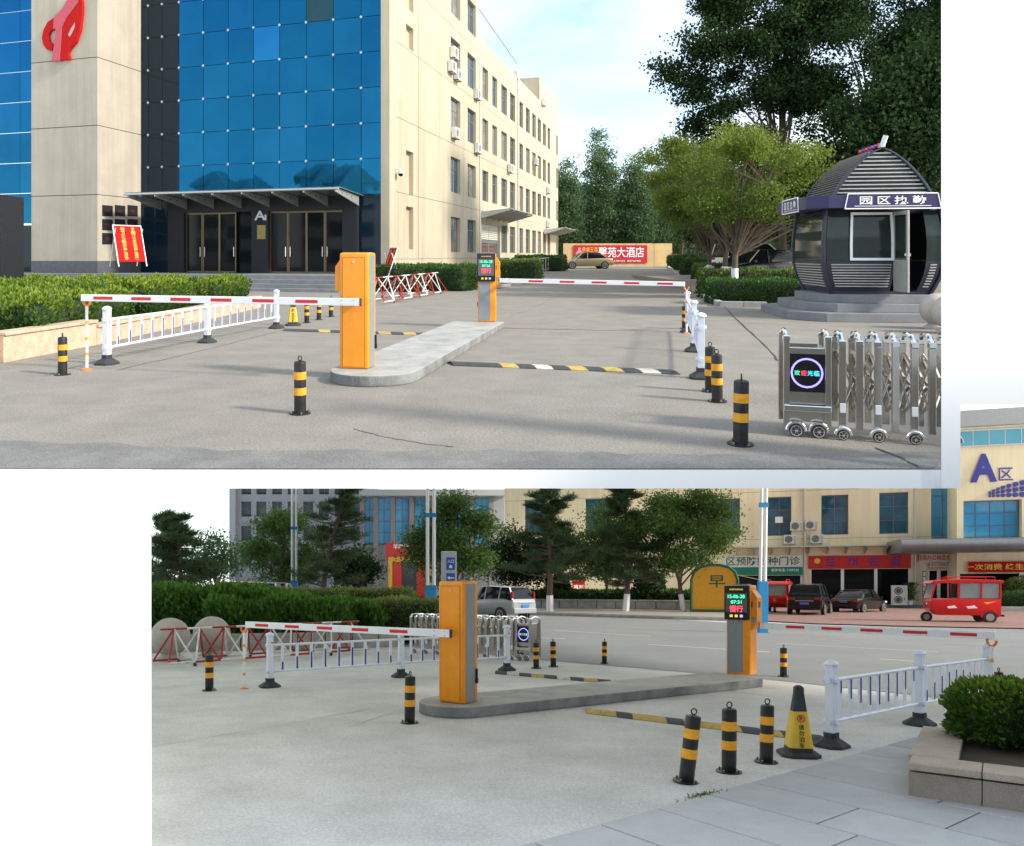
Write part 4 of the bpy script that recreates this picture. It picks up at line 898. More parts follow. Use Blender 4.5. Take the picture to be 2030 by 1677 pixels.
for k, (cx, cy, sx, sy, h, lab) in enumerate(((-10.9, 15.0, 6.4, 4.2, .62, 'yellow green shrub bed nearest the granite planter wall'), (-11.3, 19.3, 7.2, 3.8, .72, 'yellow green shrub bed in the middle of the granite planter'), (-11.0, 23.2, 7.0, 3.4, .66, 'yellow green shrub bed at the far end of the granite planter'))):
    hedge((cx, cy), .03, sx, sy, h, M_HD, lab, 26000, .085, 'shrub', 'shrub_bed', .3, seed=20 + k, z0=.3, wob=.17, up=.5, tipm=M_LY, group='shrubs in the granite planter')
tag(obj('stone_monolith', MB().box(-.5, .5, -.5, .5, 0, ZU(388, 20)), M_DGRAN, bevel=.02), 'dark polished stone pillar at the left edge behind the shrubs', 'pillar').location = (X(-12, 20) + .02, 20, 0)

# ------------------------------------------------------------------ barriers, fences, bollards of the upper lanes
bx = (-1.62, 10.55)
barrier_gate(bx, YAW + .10, 'tall orange barrier cabinet in front of the glass entrance with arm reaching left', 'A', 1.645, (X(714, 10.05), 10.05, ZU(599, 10.05)), (X(162, 11.22), 11.22, ZU(590, 11.22)), 6, .10, hump=-1)
arm_post((X(172, 11.27), 11.27), 'white and orange rest post under the upper left barrier arm', 1.06)
barrier_gate((X(966, 17.9), 17.95), YAW + .20, 'orange barrier cabinet with display before the side wing in the upper view', 'B', 1.66, (X(990, 17.55), 17.55, ZU(556, 17.55)), (X(1358, 16.5), 16.5, ZU(563, 16.5)), 5, .12, time='07:26')
arm_post((X(1361, 16.52), 16.52), 'short rest post under the right barrier arm beside the guard booth lane', 1.06)
fence([U(212, 722), U(411, 679), U(548, 651)], 'white road fence with blue strips along the granite planter', 9)
fence([U(1390, 750), U(1376, 697), U(1363, 659)], 'white road fence with blue strips along the right lane by the booth', 9, flip=-1)
for px, py, h, lab in ((595, 820, .585, 'bollard standing alone in front of the traffic island, upper view'), (124, 743, .56, 'leftmost bollard beside the granite planter wall'), (1468, 881, .60, 'nearest bollard left of the folding steel gate'),
                       (1422, 796, .57, 'middle bollard between the right fence and the folding gate'), (1408, 776, .58, 'bollard touching the near post of the right fence'), (1357, 652, .55, 'bollard behind the far post of the right fence'),
                       (608, 640, .55, 'first small bollard right of the distant parking cone, upper view'), (632, 634, .55, 'second small bollard right of the distant parking cone, upper view'), (656, 628, .55, 'small bollard half hidden behind the tall orange cabinet')):
    bollard(U(px, py), lab, h)
cone(U(581, 645), .2, 'yellow no parking cone behind the left fence of the upper view')
speed_bump(U(893, 722), U(1335, 739), 'kkkykwkykykwk', 'black, yellow and white speed bump across the right lane, upper view')
speed_bump(U(563, 655), U(848, 664), 'kkkykkykykyk', 'worn speed bump behind the tall orange cabinet, upper view')
trestle(U(738, 604), (U(872, 580)[0] - .1, U(872, 580)[1]), 'red and white spiked trestle before the clipped hedge, upper view', 8, .95, .9)
sliding_gate((U(1556, 858)[0], 7.35), YAW, 1, 7, 'large stainless folding gate with LED screen at right of the upper view')
# hedges at the side wing
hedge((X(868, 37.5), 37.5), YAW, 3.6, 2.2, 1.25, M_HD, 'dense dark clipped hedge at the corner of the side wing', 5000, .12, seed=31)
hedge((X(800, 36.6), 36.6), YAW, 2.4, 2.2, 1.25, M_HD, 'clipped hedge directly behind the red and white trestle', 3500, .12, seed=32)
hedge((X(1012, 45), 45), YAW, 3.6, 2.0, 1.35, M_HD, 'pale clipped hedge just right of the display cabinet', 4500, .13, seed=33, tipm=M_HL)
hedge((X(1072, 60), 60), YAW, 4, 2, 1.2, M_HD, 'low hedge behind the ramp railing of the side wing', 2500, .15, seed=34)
kb = thing('hedge_kerb', 'pale concrete kerb around the hedges of the side wing', 'kerb', U(835, 568)); o0 = Vector((*U(835, 568), 0))
kp = [U(750, 572), U(912, 568), (X(985, 38.5), 38.5), (X(1060, 47), 47)]
for a, b in zip(kp[:-1], kp[1:]): obj('kerb_stone', MB().bar(Vector((*a, .07)) - o0, Vector((*b, .07)) - o0, .14, .16), M_KERB, kb)
rl = thing('ramp_railing', 'grey metal ramp railing in front of the side wing', 'railing', (X(1010, 52), 52)); o0 = Vector((X(1010, 52), 52, gz(52)))
A, B = Vector((X(1002, 50), 50, .35)), Vector((X(1097, 60), 60, .55))
for k in range(17):
    c = A.lerp(B, k / 16) - o0; obj('baluster', MB().cyl(c, c + Vector((0, 0, 1.05)), .03, n=6), M_ALU, rl)
for z in (.15, 1.05): obj('handrail', MB().cyl(A - o0 + Vector((0, 0, z)), B - o0 + Vector((0, 0, z)), .04, n=6), M_ALU, rl)
# end wall with banner
yw = 80.; EW = thing('boundary_wall', 'yellowish boundary wall closing the end of the street', 'wall', (X(1120, yw), yw))
for k in range(6): a = X(1117 + k * 36, yw) - X(1120, yw); obj('wall_panel', MB().box(a, a + X(933 + 35.4, yw), 0, .3, 0, 2.5), mat('wall_yellow', (.62, .44, .22), .9, var=.12, scale=.8), EW)
bn = thing('hotel_banner', 'red hotel banner with white characters hung on the boundary wall', 'banner', (X(1137, yw - .1), yw - .1)); W = X(1283, yw) - X(1137, yw); zb = gz(yw)
b0, b1 = ZU(521, yw) - zb, ZU(486, yw) - zb
cl = obj('cloth', MB().box(0, W, 0, .05, b0, b1), M_REDB, bn)
txt('large_lettering', '馨苑大酒店', 1, T((W * .645, -.02, b0 + (b1 - b0) * .60)), M_TXTW, bn, bold=.012, wide=W * .62, high=1.15)
txt('small_lettering', '章虞王酒', 1, T((W * .22, -.02, b0 + (b1 - b0) * .76)), M_TXTY, bn, bold=.008, wide=W * .21, high=.5)
txt('phone_lettering', '订餐热线:7978123  8276789', 1, T((W * .60, -.02, b0 + .22)), M_TXTW, bn, bold=.006, wide=W * .62, high=.24)
obj('bottle_picture', MB().prism([(W * .03, b0 + .5), (W * .13, b0 + .5), (W * .13, b0 + 1.1), (W * .10, b0 + 1.35), (W * .10, b0 + 1.65), (W * .06, b0 + 1.65), (W * .06, b0 + 1.35), (W * .03, b0 + 1.1)], -.03, -.001, 'y'), mat('bottle_pink', (.72, .30, .30), .6), bn)

# ------------------------------------------------------------------ vehicles
def car(p, rz, label, paint, L_=4.6, W_=1.78, Ht=1.46, kind='sedan', name='parked_car', group=None, sc=1., plate=True, z=None, red_tail=True):
    """local +y is the nose; profile stations along y"""
    t = thing(name, label, 'car', p if z is None else (p[0], p[1], z), rz, group); t.scale = (sc,) * 3; h = L_ / 2; w = W_ / 2
    belt = Ht * (.60 if kind != 'suv' else .58)
    body = {'sedan': [(-h, .55, .80, .86), (-h + .12, .30, belt * 1.04, .95), (-h + .9, .24, belt * 1.08, 1.), (-.2, .22, belt * 1.04, 1.), (h - 1.3, .22, belt * 1.0, 1.), (h - .45, .24, belt * .82, .96), (h - .08, .28, belt * .66, .86), (h, .36, .55, .80)],
            'suv': [(-h, .52, .92, .88), (-h + .10, .36, belt * 1.05, .96), (-h + .9, .30, belt * 1.06, 1.), (0, .28, belt * 1.03, 1.), (h - 1.25, .28, belt * .98, 1.), (h - .4, .30, belt * .86, .96), (h - .06, .34, belt * .72, .88), (h, .42, .62, .82)],
            'van': [(-h, .45, 1.0, .92), (-h + .08, .34, belt * 1.05, .98), (0, .26, belt * 1.05, 1.), (h - .9, .26, belt * 1.0, 1.), (h - .3, .28, belt * .85, .96), (h, .38, .7, .88)]}[kind if kind in ('sedan', 'suv', 'van') else 'suv']
    def ring(y, z0, z1, k): a = w * k; return [(-a * .93, y, z0), (-a, y, z0 + (z1 - z0) * .35), (-a, y, z0 + (z1 - z0) * .7), (-a * .93, y, z1), (a * .93, y, z1), (a, y, z0 + (z1 - z0) * .7), (a, y, z0 + (z1 - z0) * .35), (a * .93, y, z0)]
    bd = obj('body', MB().loft([ring(*s_) for s_ in body]), paint, t, bevel=.03, smooth=True)
    if kind == 'sedan': cab = [(-h + .55, belt * 1.06, .88), (-h + 1.25, Ht * .97, .72), (-.1, Ht, .74), (.45, Ht * .98, .73), (h - 1.25, belt * 1.0, .86)]
    elif kind == 'van': cab = [(-h + .04, belt * 1.04, .94), (-h + .25, Ht * .97, .84), (0, Ht, .85), (h - 1.7, Ht * .98, .82), (h - .75, belt * .98, .88)]
    else: cab = [(-h + .10, belt * 1.05, .92), (-h + .42, Ht * .96, .76), (-.1, Ht, .77), (.35, Ht * .985, .76), (h - 1.15, belt * 1.0, .88)]
    zb = belt * .98
    def cring(y, z1, k):
        f = min(1, max(0, (z1 - zb) / (Ht - zb))); lo = w * (.93 - .0 * f); hi = w * (.90 * (1 - f) + k * f); return [(-lo, y, zb), (-hi, y, z1 - .04 * f), (-hi * .85, y, z1), (hi * .85, y, z1), (hi, y, z1 - .04 * f), (lo, y, zb)]
    gh = obj('glasshouse', MB().loft([cring(*c) for c in cab]), M_DARKG, t, bevel=.02, smooth=True)
    # roof skin and pillars in body colour
    rf = MB(); rr = [c for c in cab[1:-1]]
    for i, (y, z1, k) in enumerate(rr): pass
    rf.loft([[(-w * k * .97, y, z1 - .012), (-w * k * .80, y, z1 + .012), (w * k * .80, y, z1 + .012), (w * k * .97, y, z1 - .012)] for y, z1, k in rr], caps=True)
    roof = obj('roof', rf, paint, t, smooth=True)
    for sg in (-1, 1):
        pls = []
        for (ya, za, ka), (yb, zb_, kb) in ((cab[0], cab[1]), (cab[-1], cab[-2])): pls.append(MB().bar((sg * w * .90, ya, zb + .02), (sg * w * kb * .97, yb, zb_ - .02), .05, .09))
        mid = 0.05 if kind != 'van' else .2
        for ym in ([mid] if kind == 'sedan' else [mid, -h + 1.0]): pls.append(MB().bar((sg * w * .945, ym, zb), (sg * w * .775, ym - .03, Ht - .03), .03, .07))
        for pl in pls: obj('pillar', pl, paint, roof)
        obj('mirror', MB().cbox(sg * (w + .08), h - 1.5, belt + .06, .16, .1, .12), paint, t, bevel=.03)
    wr = .31 if kind == 'sedan' else (.36 if kind == 'suv' else .31)
    for yy in (-h + .85, h - .88):
        for sg in (-1, 1):
            x0 = sg * (w - .17); x1 = sg * (w + .005)
            obj('arch', MB().cyl((x1 - sg * .06, yy, wr), (x1 + sg * .004, yy, wr), wr * 1.18, n=22), M_BLACK, bd)
            wl = obj('wheel', MB().cyl((x0, yy, wr), (x1 + sg * .012, yy, wr), wr, n=22), M_RUB, t, bevel=.02)
            rm = MB().cyl((x1 + sg * .0125, yy, wr), (x1 + sg * .02, yy, wr), wr * .2, n=10)
            for k in range(6): a = k * math.pi / 3; rm.bar((x1 + sg * .016, yy, wr), (x1 + sg * .016, yy + math.cos(a) * wr * .62, wr + math.sin(a) * wr * .62), .008, wr * .2, up=(1, 0, 0))
            rg = [(x1 + sg * .015, yy + math.cos(i * math.pi / 10) * q, wr + math.sin(i * math.pi / 10) * q) for i in range(20) for q in (wr * .58, wr * .70)]
            rm.add(rg, [(2 * i, 2 * i + 1, (2 * i + 3) % 40, (2 * i + 2) % 40) for i in range(20)])
            obj('rim', rm, M_ALU, wl)
    ztl = belt * (.86 if kind == 'sedan' else .92)
    for sg in (-1, 1):
        if kind == 'tall': obj('tail_light', MB().cbox(sg * w * .86, -h + .14, belt * 1.22, .10, .12, .34), mat('tail_lens', (.30, .012, .015), .3, var=.1), t, bevel=.02)
        else: obj('tail_light', MB().cbox(sg * w * .72, -h + .07, ztl, .36, .16, .13), mat('tail_lens', (.30, .012, .015), .3, var=.1), t, bevel=.02)
        obj('headlight', MB().cbox(sg * w * .66, h - .2, belt * .74, .40, .3, .13), mat('headlight_glass', (.6, .62, .62), .1, var=.1), t, bevel=.03)
    obj('rear_bumper', MB().box(-w * .9, w * .9, -h - .05, -h + .2, .36, .62), paint, t, bevel=.05)
    obj('front_bumper', MB().box(-w * .86, w * .86, h - .25, h + .03, .30, .50), paint, t, bevel=.05)
    obj('grille', MB().box(-w * .35, w * .35, h - .06, h + .015, .52, .62), M_BLACK, t)
    if plate: obj('number_plate', MB().box(-.24, .24, -h - .062, -h - .03, .64 if kind != 'sedan' else .66, .78), mat('plate_blue', (.05, .18, .50), .5), t)
    obj('trim_strip', MB().box(-w * .5, w * .5, -h - .035, -h - .0, .84 if kind != 'sedan' else .80, .87 if kind != 'sedan' else .82), M_CHROME, t)
    return t
P_GOLD = mat('gold_paint', (.40, .33, .19), .28, .5, var=.03, coat=.6); P_BLK = mat('car_black', (.006, .006, .007), .22, .0, var=0, spec=.35, coat=.25); P_SIL = mat('car_silver', (.40, .42, .43), .35, .3, var=.02, coat=.4)
P_WHT = mat('car_white', (.72, .73, .73), .3, 0, var=.02, coat=.5); P_RED = mat('tricycle_red', (.60, .010, .012), .35, 0, var=.05, coat=.4)
car((X(1161, 66), 66), math.pi / 2 + .12, 'gold saloon car parked in front of the red hotel banner', P_GOLD, 4.7, 1.8, 1.45)
struct('raised_parking', MB().box(11.0, 24, 32.2, 50, -.1, .45), M_ASPH)
car((X(1500, 36), 36), math.pi / 2 + .35, 'black saloon car parked behind the whitewashed tree trunks', P_BLK, 5.0, 1.9, 1.62, name='parked_car', z=.455)
car((X(1492, 44), 44), -math.pi / 2 + .25, 'white van parked behind the black saloon car', P_WHT, 4.6, 1.75, 2.05, 'van', name='parked_van', z=.455)

# ------------------------------------------------------------------ guard booth on its stone steps
gx, gy = X(1712, 21.4), 21.4
GS = thing('booth_steps', 'three grey stone steps under the guard booth', 'steps', (gx, gy), YAW + .15)
def oct_(hx, hy, ch): return [(-hx + ch, -hy), (hx - ch, -hy), (hx, -hy + ch), (hx, hy - ch), (hx - ch, hy), (-hx + ch, hy), (-hx, hy - ch), (-hx, -hy + ch)]
for k, (hx, hy) in enumerate(((2.8, 2.25), (2.4, 1.85), (2.0, 1.5))):
    obj('step', MB().prism([(x + .3, y) for x, y in oct_(hx, hy, .75)], .0 if k == 0 else .23 * k + .001, .23 * (k + 1)), M_STONE, GS, bevel=.015)
BO = thing('guard_booth', 'dark navy guard booth with domed slatted roof and white sign characters', 'booth', (gx, gy, .692), YAW + .15)
w_, d_ = 1.42, 1.25
def prof(z):                                                         # bulging side walls
    return 1.0 + .10 * math.sin(min(1, z / 2.3) * math.pi * .9) - .10 * (1 - min(1, z / .9)) ** 2
lev = [0, .12, .5, .9, 1.4, 1.9, 2.3]
fl = obj('floor', MB().box(-w_ * .9, w_ * .9, -d_ * .9, d_ * .9, 0, .08), M_KFR, BO)
for sx in (-1, 1):
    for sy in (-1, 1):
        pts = [(sx * w_ * prof(z), sy * d_ * prof(z), z) for z in lev]
        pts2 = [(sx * w_ * .98 * (1 - ((k / 9) ** 1.4) * .97), sy * d_ * 1.02, 2.3 + 1.70 * (1 - (1 - k / 9) ** 1.3)) for k in range(1, 10)]
        rib = MB(); allp = pts + pts2
        rings = [[(p[0] + sx * .045, p[1] + sy * .06, p[2]), (p[0] - sx * .045, p[1] + sy * .06, p[2]), (p[0] - sx * .045, p[1] - sy * .06, p[2]), (p[0] + sx * .045, p[1] - sy * .06, p[2])] for p in allp]
        obj('curved_rib', rib.loft(rings), M_KFR, BO, bevel=.012, smooth=True)
def bulge(name, face, a0, a1, z0, z1, m, off=0., par=None, n=5):
    rings = []
    for k in range(n + 1):
        z = z0 + (z1 - z0) * k / n; q = prof(z)
        if face == 'f': rings.append([(a0 * q, -(d_ * q - off), z), (a1 * q, -(d_ * q - off), z), (a1 * q, -(d_ * q - off - .03), z), (a0 * q, -(d_ * q - off - .03), z)])
        if face == 'b': rings.append([(a0 * q, (d_ * q - off), z), (a1 * q, (d_ * q - off), z), (a1 * q, (d_ * q - off - .03), z), (a0 * q, (d_ * q - off - .03), z)])
        if face in 'lr': s = -1 if face == 'l' else 1; rings.append([(s * (w_ * q - off), a0 * q, z), (s * (w_ * q - off), a1 * q, z), (s * (w_ * q - off - .03), a1 * q, z), (s * (w_ * q - off - .03), a0 * q, z)])
    return obj(name, MB().loft(rings), m, par or BO)
KG = mat('booth_glass', (.02, .03, .024), .05, var=.35, scale=1.2, spec=.4); M_SLAT = mat('slat_aluminium', (.42, .41, .38), .45, .2, var=.08)
dx0, dx1 = .28, .98                                                   # doorway on the front
bulge('lower_panel', 'f', -w_ * .95, dx0 - .02, .08, .92, M_KFR); bulge('lower_panel', 'f', dx1 + .02, w_ * .95, .08, .92, M_KFR)
bulge('front_glass', 'f', -w_ * .95, -.82, .93, 2.3, KG); bulge('front_glass', 'f', dx1 + .02, w_ * .95, .93, 2.3, KG)
fw = bulge('sliding_window', 'f', -.80, dx0 - .03, .93, 2.3, KG)
zf = [(.93, 1.0), (2.18, 2.25)]
fr = MB()
for z0, z1 in zf: q = prof((z0 + z1) / 2); fr.box(-.79 * q, (dx0 - .04) * q, -d_ * q - .03, -d_ * q - .001, z0, z1)
for xx in (-.79, dx0 - .10):
    fr.loft([[((xx) * prof(z), -d_ * prof(z) - .03, z), ((xx + .06) * prof(z), -d_ * prof(z) - .03, z), ((xx + .06) * prof(z), -d_ * prof(z) - .001, z), (xx * prof(z), -d_ * prof(z) - .001, z)] for z in (1.0, 1.4, 1.8, 2.18)])
obj('window_frame', fr, M_TXTW, fw)
for sd_, s in (('l', -1), ('r', 1)): bulge('side_lower_panel', sd_, -d_ * .93, d_ * .93, .08, .92, M_KFR); bulge('side_glass', sd_, -d_ * .93, d_ * .93, .93, 2.3, KG)
bulge('back_wall', 'b', -w_ * .95, w_ * .95, .08, 2.3, M_KFR)
for k in range(9):                                                     # aluminium slats below the windows
    z = .2 + k * .075; q = prof(z)
    obj('slat', MB().box((-w_ * .88) * q, (dx0 - .1) * q, -d_ * q - .035, -d_ * q - .002, z, z + .030), M_SLAT, BO); obj('slat', MB().box((dx1 + .12) * q, w_ * .88 * q, -d_ * q - .035, -d_ * q - .002, z, z + .030), M_SLAT, BO)
    obj('slat', MB().box(-w_ * q - .035, -w_ * q - .002, -d_ * .86 * q, d_ * .86 * q, z, z + .030), M_SLAT, BO)
dr = obj('door', MB().box(dx0 - .03, dx0 + .02, -d_ - .98, -d_ - .12, .1, 2.25), M_SLAT, BO, bevel=.006); obj('door_glass', MB().box(dx0 - .034, dx0 - .03, -d_ - .88, -d_ - .22, .95, 2.15).box(dx0 + .02, dx0 + .024, -d_ - .88, -d_ - .22, .95, 2.15), KG, dr); obj('handle', MB().box(dx0 - .08, dx0 + .07, -d_ - .93, -d_ - .87, 1.05, 1.12), M_CHROME, dr)
# navy sign band
bz0, bz1 = 2.32, 2.72
def signbox(nm, M_, half, txtw):
    b = obj(nm, moved(MB().add([(-half, -.0, bz0), (half, 0, bz0), (half * .93, -.0, bz1), (-half * .93, 0, bz1), (-half, .3, bz0), (half, .3, bz0), (half * .93, .3, bz1), (-half * .93, .3, bz1)], [(0, 1, 2, 3), (0, 4, 5, 1), (1, 5, 6, 2), (2, 6, 7, 3), (3, 7, 4, 0), (4, 7, 6, 5)]), M_), M_NAVY, BO)
    bo = MB().bar((-half, -.004, bz0), (half, -.004, bz0), .02, .03).bar((-half * .93, -.004, bz1), (half * .93, -.004, bz1), .02, .03).bar((-half, -.004, bz0), (-half * .93, -.004, bz1), .02, .03).bar((half, -.004, bz0), (half * .93, -.004, bz1), .02, .03).box(-half * .8, half * .8, -.006, -.001, bz0 + .06, bz0 + .075)
    obj('sign_border', moved(bo, M_), M_TXTW, b); txt('lettering', '园区执勤', .3, M_ @ T((0, -.012, (bz0 + bz1) / 2 + .02)), M_TXTW, b, bold=.012, space=1.45, wide=txtw, high=.23)
signbox('sign_box', T((.03, -d_ - .62, 0)), 1.2, 1.65); signbox('sign_box', T((-w_ - .62, 0, 0)) @ RZ(-math.pi / 2), .8, 1.15)
obj('sign_band', MB().prism(oct_(w_ + .60, d_ + .60, .45), bz0 + .02, bz1 - .03), M_NAVY, BO, bevel=.01)
# slatted dome: gable slats at front, curved slats on the sides
for k in range(11):
    z = 2.78 + k * .108; f = 1 - (1 - min(1, (z - 2.3) / 1.75)) ** (1 / 1.3); hw = w_ * .98 * (1 - f ** 1.4 * .97) - .04
    if hw > .1: obj('gable_slat', MB().box(-hw, hw, -d_ - .03, -d_ + .03, z, z + .034), M_SLAT, BO)
for sx in (-1, 1):
    for k in range(1, 24):
        q = k / 24 * .93; x0 = sx * w_ * .98 * (1 - q ** 1.4 * .97); z0 = 2.3 + 1.75 * (1 - (1 - q) ** 1.3)
        if z0 > 2.7: obj('roof_slat', MB().cbox(x0 * .97, 0, z0, .05, 2 * d_ - .06, .028), mat('roof_slat_grey', (.20, .20, .19), .5, .3, var=.05), BO)
obj('roof_lining', MB().loft([[(-w_ * .92 * (1 - q ** 1.4 * .97), yy, 2.25 + 1.7 * (1 - (1 - q) ** 1.3)) for q in (0, .2, .4, .6, .8, .95)] + [(w_ * .92 * (1 - q ** 1.4 * .97), yy, 2.25 + 1.7 * (1 - (1 - q) ** 1.3)) for q in (.95, .8, .6, .4, .2, 0)] for yy in (-d_ * .9, d_ * .9)]), M_KFR, BO)
lb = obj('warning_light', MB().box(-.06, .06, -d_ - .1, -d_ + .08, 4.03, 4.1), M_ALU, BO)
for k in range(7): obj('light_segment', MB().cyl((-.05 - .0, -d_ + .15 + k * .22, 4.12), (.05, -d_ + .15 + k * .22, 4.12), .05, n=10), (M_RED, mat('light_blue_lens', (.03, .06, .45), .3))[k % 2], lb)
obj('antenna', MB().bar((0, -d_ - .05, 4.08), (.06, -d_ - .12, 4.34), .05, .12), M_ARM, lb)
um = thing('folded_umbrella', 'folded blue and orange parasol leaning inside the booth doorway', 'umbrella', BW(0, 0, 0)[:2]); um.location = (gx + .62, gy - .75, .78)
obj('canopy', MB().lathe([(.2, .06), (.18, .3), (.11, .8), (.05, 1.2), (.01, 1.4)], 10), mat('parasol_blue', (.10, .12, .38), .8, var=.1), um); obj('pole', MB().cyl((0, 0, -.0), (0, 0, 1.55), .015, n=6), M_ALU, um)
obj('orange_panel', MB().lathe([(.206, .06), (.186, .3), (.116, .8), (.055, 1.2)], 10).box(0, 0, 0, 0, 0, 0) if False else MB().prism([(-.20, .07), (-.12, .07), (-.03, 1.2), (-.06, 1.2)], -.16, -.12, 'y'), M_YEL, um)
def ball(p, label, R=.46):
    t = thing('stone_ball', label, 'stone ball', p, 0, 'round stone blockers'); ms = mat('ball_stone', (.42, .38, .33), .85, var=.12, scale=5, bump=.2)
    obj('sphere', MB().lathe([(R * math.cos(a), R * 1.25 + R * math.sin(a)) for a in [-1.2 + 2.75 * i / 14 for i in range(15)]], 26), ms, t, smooth=True)
    obj('pedestal', MB().lathe([(R * .72, 0), (R * .72, .06), (R * .5, .12), (R * .42, R * .4)], 22), ms, t, smooth=True)
ball((X(1858, 17.6), 17.6), 'round stone ball at the right edge by the booth steps', .38); ball((X(1884, 16.6), 16.6), 'second stone ball cut off by the right edge', .38)
# hedges, kerbs and trees on the right
hedge((X(1500, 26.8), 26.8), -.12, 3.3, 1.5, .85, M_HD, 'low dark clipped hedge at the road corner left of the booth', 5000, .10, seed=41, core=(.012, .03, .01))
hedge((X(1490, 30.5), 30.5), -.05, 4.2, 1.2, 1.15, M_HD, 'clipped hedge around the whitewashed trunks before the black car', 5000, .11, seed=42, tipm=M_HL)
for k, (px, y, lab) in enumerate(((1375, 42, 'small hedge clump in front of the black car bonnet'), (1352, 52, 'second small hedge clump along the right kerb'), (1337, 62, 'third small hedge clump along the right kerb'), (1325, 73, 'farthest small hedge clump along the right kerb'))):
    hedge((X(px, y) + .9, y), YAW, 1.8, 3.0, 1.15, M_HD, lab, 1800, .15, seed=50 + k)
kb = thing('roadside_kerb', 'concrete kerb along the right side of the upper street', 'kerb', (X(1425, 25.4), 25.4)); o0 = Vector((X(1425, 25.4), 25.4, 0))
kp = [(X(1520, 25.0), 25.0), (X(1427, 25.4), 25.4), (X(1395, 31), 31), (X(1350, 48), 48), (X(1325, 70), 70)]
for a, b in zip(kp[:-1], kp[1:]):
    a, b = Vector((*a, .08 + gz(a[1]))), Vector((*b, .08 + gz(b[1]))); n = max(2, int((b - a).length / 1.2))
    for k in range(n): obj('kerb_stone', MB().bar(a.lerp(b, k / n + .004) - o0, a.lerp(b, (k + 1) / n - .004) - o0, .22, .2), M_KERB, kb, bevel=.012)
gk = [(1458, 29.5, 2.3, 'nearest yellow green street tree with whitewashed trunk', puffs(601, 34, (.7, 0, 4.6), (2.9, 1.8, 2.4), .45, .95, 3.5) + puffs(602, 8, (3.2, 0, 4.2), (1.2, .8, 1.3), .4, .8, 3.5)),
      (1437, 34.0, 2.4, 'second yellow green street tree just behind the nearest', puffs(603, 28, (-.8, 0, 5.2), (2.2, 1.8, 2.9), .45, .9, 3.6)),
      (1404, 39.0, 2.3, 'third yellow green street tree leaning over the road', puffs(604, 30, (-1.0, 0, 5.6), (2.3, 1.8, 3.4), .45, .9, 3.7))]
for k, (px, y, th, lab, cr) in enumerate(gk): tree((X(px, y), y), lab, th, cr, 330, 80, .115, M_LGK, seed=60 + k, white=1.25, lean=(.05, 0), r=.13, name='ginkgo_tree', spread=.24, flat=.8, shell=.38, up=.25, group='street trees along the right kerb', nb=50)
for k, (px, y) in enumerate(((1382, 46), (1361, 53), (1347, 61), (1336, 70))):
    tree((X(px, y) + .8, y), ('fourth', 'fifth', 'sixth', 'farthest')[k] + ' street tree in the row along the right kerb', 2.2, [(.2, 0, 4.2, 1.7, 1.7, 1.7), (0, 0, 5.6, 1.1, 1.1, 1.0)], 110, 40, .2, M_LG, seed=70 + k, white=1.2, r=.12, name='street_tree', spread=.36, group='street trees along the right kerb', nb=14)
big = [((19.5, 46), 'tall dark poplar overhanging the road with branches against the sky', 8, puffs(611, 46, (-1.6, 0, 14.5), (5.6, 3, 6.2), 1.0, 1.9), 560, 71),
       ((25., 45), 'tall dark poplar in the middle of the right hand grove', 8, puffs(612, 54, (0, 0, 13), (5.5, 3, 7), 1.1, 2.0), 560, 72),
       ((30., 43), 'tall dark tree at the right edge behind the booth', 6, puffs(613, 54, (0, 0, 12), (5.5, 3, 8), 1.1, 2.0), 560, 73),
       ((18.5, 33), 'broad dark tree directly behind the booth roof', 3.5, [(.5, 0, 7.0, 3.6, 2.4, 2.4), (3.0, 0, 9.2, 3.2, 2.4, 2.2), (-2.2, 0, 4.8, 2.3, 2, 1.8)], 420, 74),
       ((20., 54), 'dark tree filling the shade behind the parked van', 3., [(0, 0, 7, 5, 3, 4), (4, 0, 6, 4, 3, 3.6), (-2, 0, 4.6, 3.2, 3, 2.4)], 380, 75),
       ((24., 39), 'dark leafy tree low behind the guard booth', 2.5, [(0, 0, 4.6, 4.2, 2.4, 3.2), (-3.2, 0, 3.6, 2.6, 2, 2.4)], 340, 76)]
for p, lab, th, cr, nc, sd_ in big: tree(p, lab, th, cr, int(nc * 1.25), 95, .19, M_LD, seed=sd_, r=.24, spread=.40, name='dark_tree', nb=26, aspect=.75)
pops = [(1122, 96, 'poplar partly hidden behind the far end of the side wing', 14.0, 2.2), (1190, 98, 'tallest poplar with pointed top at the end of the street', 18.6, 2.7), (1262, 98, 'poplar with rounded top right of the tallest one', 15.5, 2.5), (1308, 100, 'slim pale poplar at the right end of the far row', 14.0, 1.8), (1345, 102, 'poplar behind the street trees at the end of the road', 15.5, 3.0), (1155, 104, 'lower poplar filling the gap left of the tallest', 11.5, 2.4), (1228, 104, 'lower poplar filling the gap right of the tallest', 12.0, 2.6)]
for k, (px, y, lab_, h, r) in enumerate(pops):
    tree((X(px, y), y), lab_, 2.5, [(0, 0, h * .45, r, r, h * .36), (0, 0, h * .72, r * .75, r * .75, h * .26), (0, 0, h * .3, r * 1.05, r, h * .2)], 380, 60, .28, M_LP, seed=80 + k, r=.2, name='poplar_tree', spread=.5, group='poplars at the end of the street', nb=18, up=.5)
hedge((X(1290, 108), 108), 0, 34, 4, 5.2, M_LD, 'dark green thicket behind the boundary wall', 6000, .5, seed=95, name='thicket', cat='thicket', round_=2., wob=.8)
hedge((33, 60), .05, 24, 3, 5.5, M_LD, 'dark thicket behind the parked cars and the booth', 7000, .34, seed=96, name='thicket', cat='thicket', round_=1.5, wob=.5)
